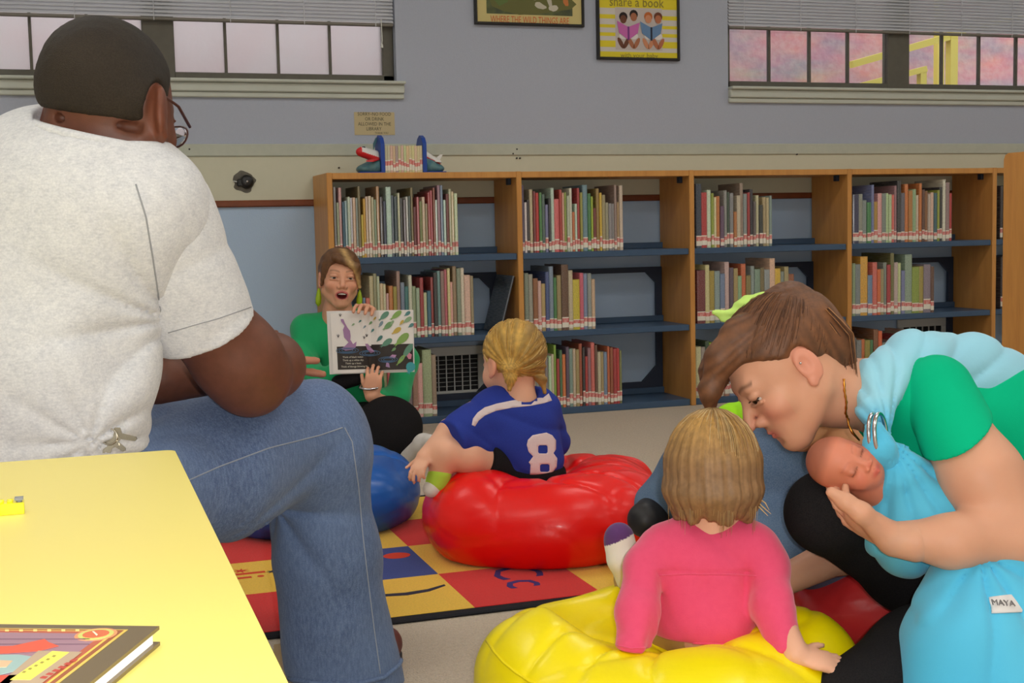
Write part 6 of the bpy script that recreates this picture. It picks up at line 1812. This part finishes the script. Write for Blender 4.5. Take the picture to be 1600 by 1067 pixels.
# ------------------------------------------------------------------ 6. the newborn
nb = empty('person', P(1400, 790, 2.1), 'sleeping newborn baby with closed eyes in the blue sling', 'person')
Hb = Head(P(1320, 728, 2.04), -CF * .93 + CR * .16 + CU * .26, -CR * .86 + CU * .42 - CF * .1, .52, kid=True, wide=1.02)
s = Sdf(); Hb.build(s, eyes='closed', neck_r=.045, nose=.25)
for q in (-1, 1): s.cut(Hb.cn((.018 * q, .0905, -.008), (.046 * q, .078, -.007), .0016, .0014), .002)
s.chain([Hb.p(0, -.03, -.10), P(1400, 780, 2.11), P(1440, 830, 2.12)], [.028, .045, .045], .03)
tb_ = Hb.tint((216, 134, 106), (190, 84, 76), (196, 116, 92), blush=(206, 96, 76))
def nbt(V):
    c = tb_(V); q = Hb.loc(V.copy())
    f = np.clip((q[:, 2] - .045 - .35 * q[:, 1]) / .03, 0, 1)[:, None] * .55
    c = c * (1 - f) + L3(110, 66, 52) * f
    ln = np.exp(-((q[:, 2] + .0075) / .0022) ** 2) * (np.abs(np.abs(q[:, 0]) - .031) < .016) * (q[:, 1] > .06)
    return c * (1 - .6 * ln[:, None])
body('body', s, .0026, m_skin, nb, nbt)

# ------------------------------------------------------------------ 7. the person in lime behind the mother
lm = person(P(1290, 850, 2.6), 'person in lime green shirt and jeans sitting behind the bending woman')
Hl = Head(P(1252, 606, 2.52), -CF * .72 - CR * .60 - CU * .2, CU * .92 - CR * .35, .95)
s = Sdf(); Hl.build(s, nose=.8)
s.chain([Hl.p(0, -.045, -.15), P(1300, 760, 2.6)], [.05, .06], .03)
s.chain([P(1300, 760, 2.6), P(1260, 840, 2.52), P(1246, 800, 2.44)], [.06, .035, .02], .03)
hand(s, P(1258, 806, 2.46), _n(-CR * .9 + CU * .2 - CF * .1), _n(-CF), 1, .62, curl=(.8, .8, .8, .8), thumb=(.9, .2, -.3))
body('body', s, .0050, m_skin, lm, Hl.tint((222, 156, 112), (190, 96, 84), (70, 46, 34), blush=(216, 124, 96)))
h = Sdf().add(Hl.hair_cap(1.08), .01); h.keep(Plane(Hl.p(0, .07, .06), Hl.A[1] * .7 - Hl.A[2] * .7), .01)
h.add(Hl.cn((0, -.09, .04), (0, -.12, -.06), .035, .02), .03)
body('hair', h, .005, m_hairm, lm, flat_tint(60, 40, 28, .2, 90))
lt = Sdf()
lt.add(Ell(P(1290, 745, 2.64), (.17, .10, .14), axes(-CF - CR * .5, CU)), .03)
lt.add(Cone(P(1290, 690, 2.62), P(1160, 672, 2.72), .055, .058), .04).add(Cone(P(1290, 690, 2.62), P(1360, 735, 2.55), .055, .05), .04)
lt.chain([P(1155, 670, 2.72), P(1150, 760, 2.66)], [.055, .045], .03)
lt.cut(Cone(Hl.p(0, -.02, -.10), Hl.p(0, -.04, -.13), .055, .05), .006)
lt.disp(lambda X: .007 * (1 - np.abs(np.sin(22 * (X @ _n(CR * .7 + CU * .7)) + 2 * mul_noise(X, 9, 4)))) ** 2)
body('lime_shirt', lt, .0058, mat('lime_jersey', rgb(164, 232, 24), .85, noise=(20, .25, rgb(140, 214, 10))), lm)
jl = Sdf()
jl.add(Ell(P(1300, 830, 2.65), (.16, .14, .11), axes(CF, CU)), .03)
jl.chain([P(1290, 800, 2.60), P(1195, 745, 2.54), P(1095, 735, 2.60)], [.10, .088, .074], .04)
jl.chain([P(1095, 738, 2.60), P(1030, 790, 2.66)], [.072, .050], .03)
jl.chain([P(1290, 850, 2.58), P(1190, 850, 2.44), P(1090, 870, 2.44)], [.09, .075, .06], .04)
jl.disp(lambda X: .004 * mul_noise(X, 18, 2) + .005 * (1 - np.abs(np.sin(14 * (X @ _n(CR + CU * .4)) + 2 * mul_noise(X, 7, 4)))) ** 2.5)
jl.keep(Plane((0, 0, .012), (0, 0, -1)), .01)
m_den2 = mat('faded_denim', rgb(96, 122, 152), .85, .15, noise=[(7, .5, rgb(66, 84, 116)), (420, .4, rgb(130, 146, 168))], bump=(600, .3, .001))
body('jeans', jl, .0062, m_den2, lm)
f_ = Sdf().chain([P(1030, 800, 2.66), P(1008, 812, 2.60)], [.045, .036], .02)
body('shoe', f_, .005, mat('black_shoe', rgb(34, 32, 34), .5), lm)
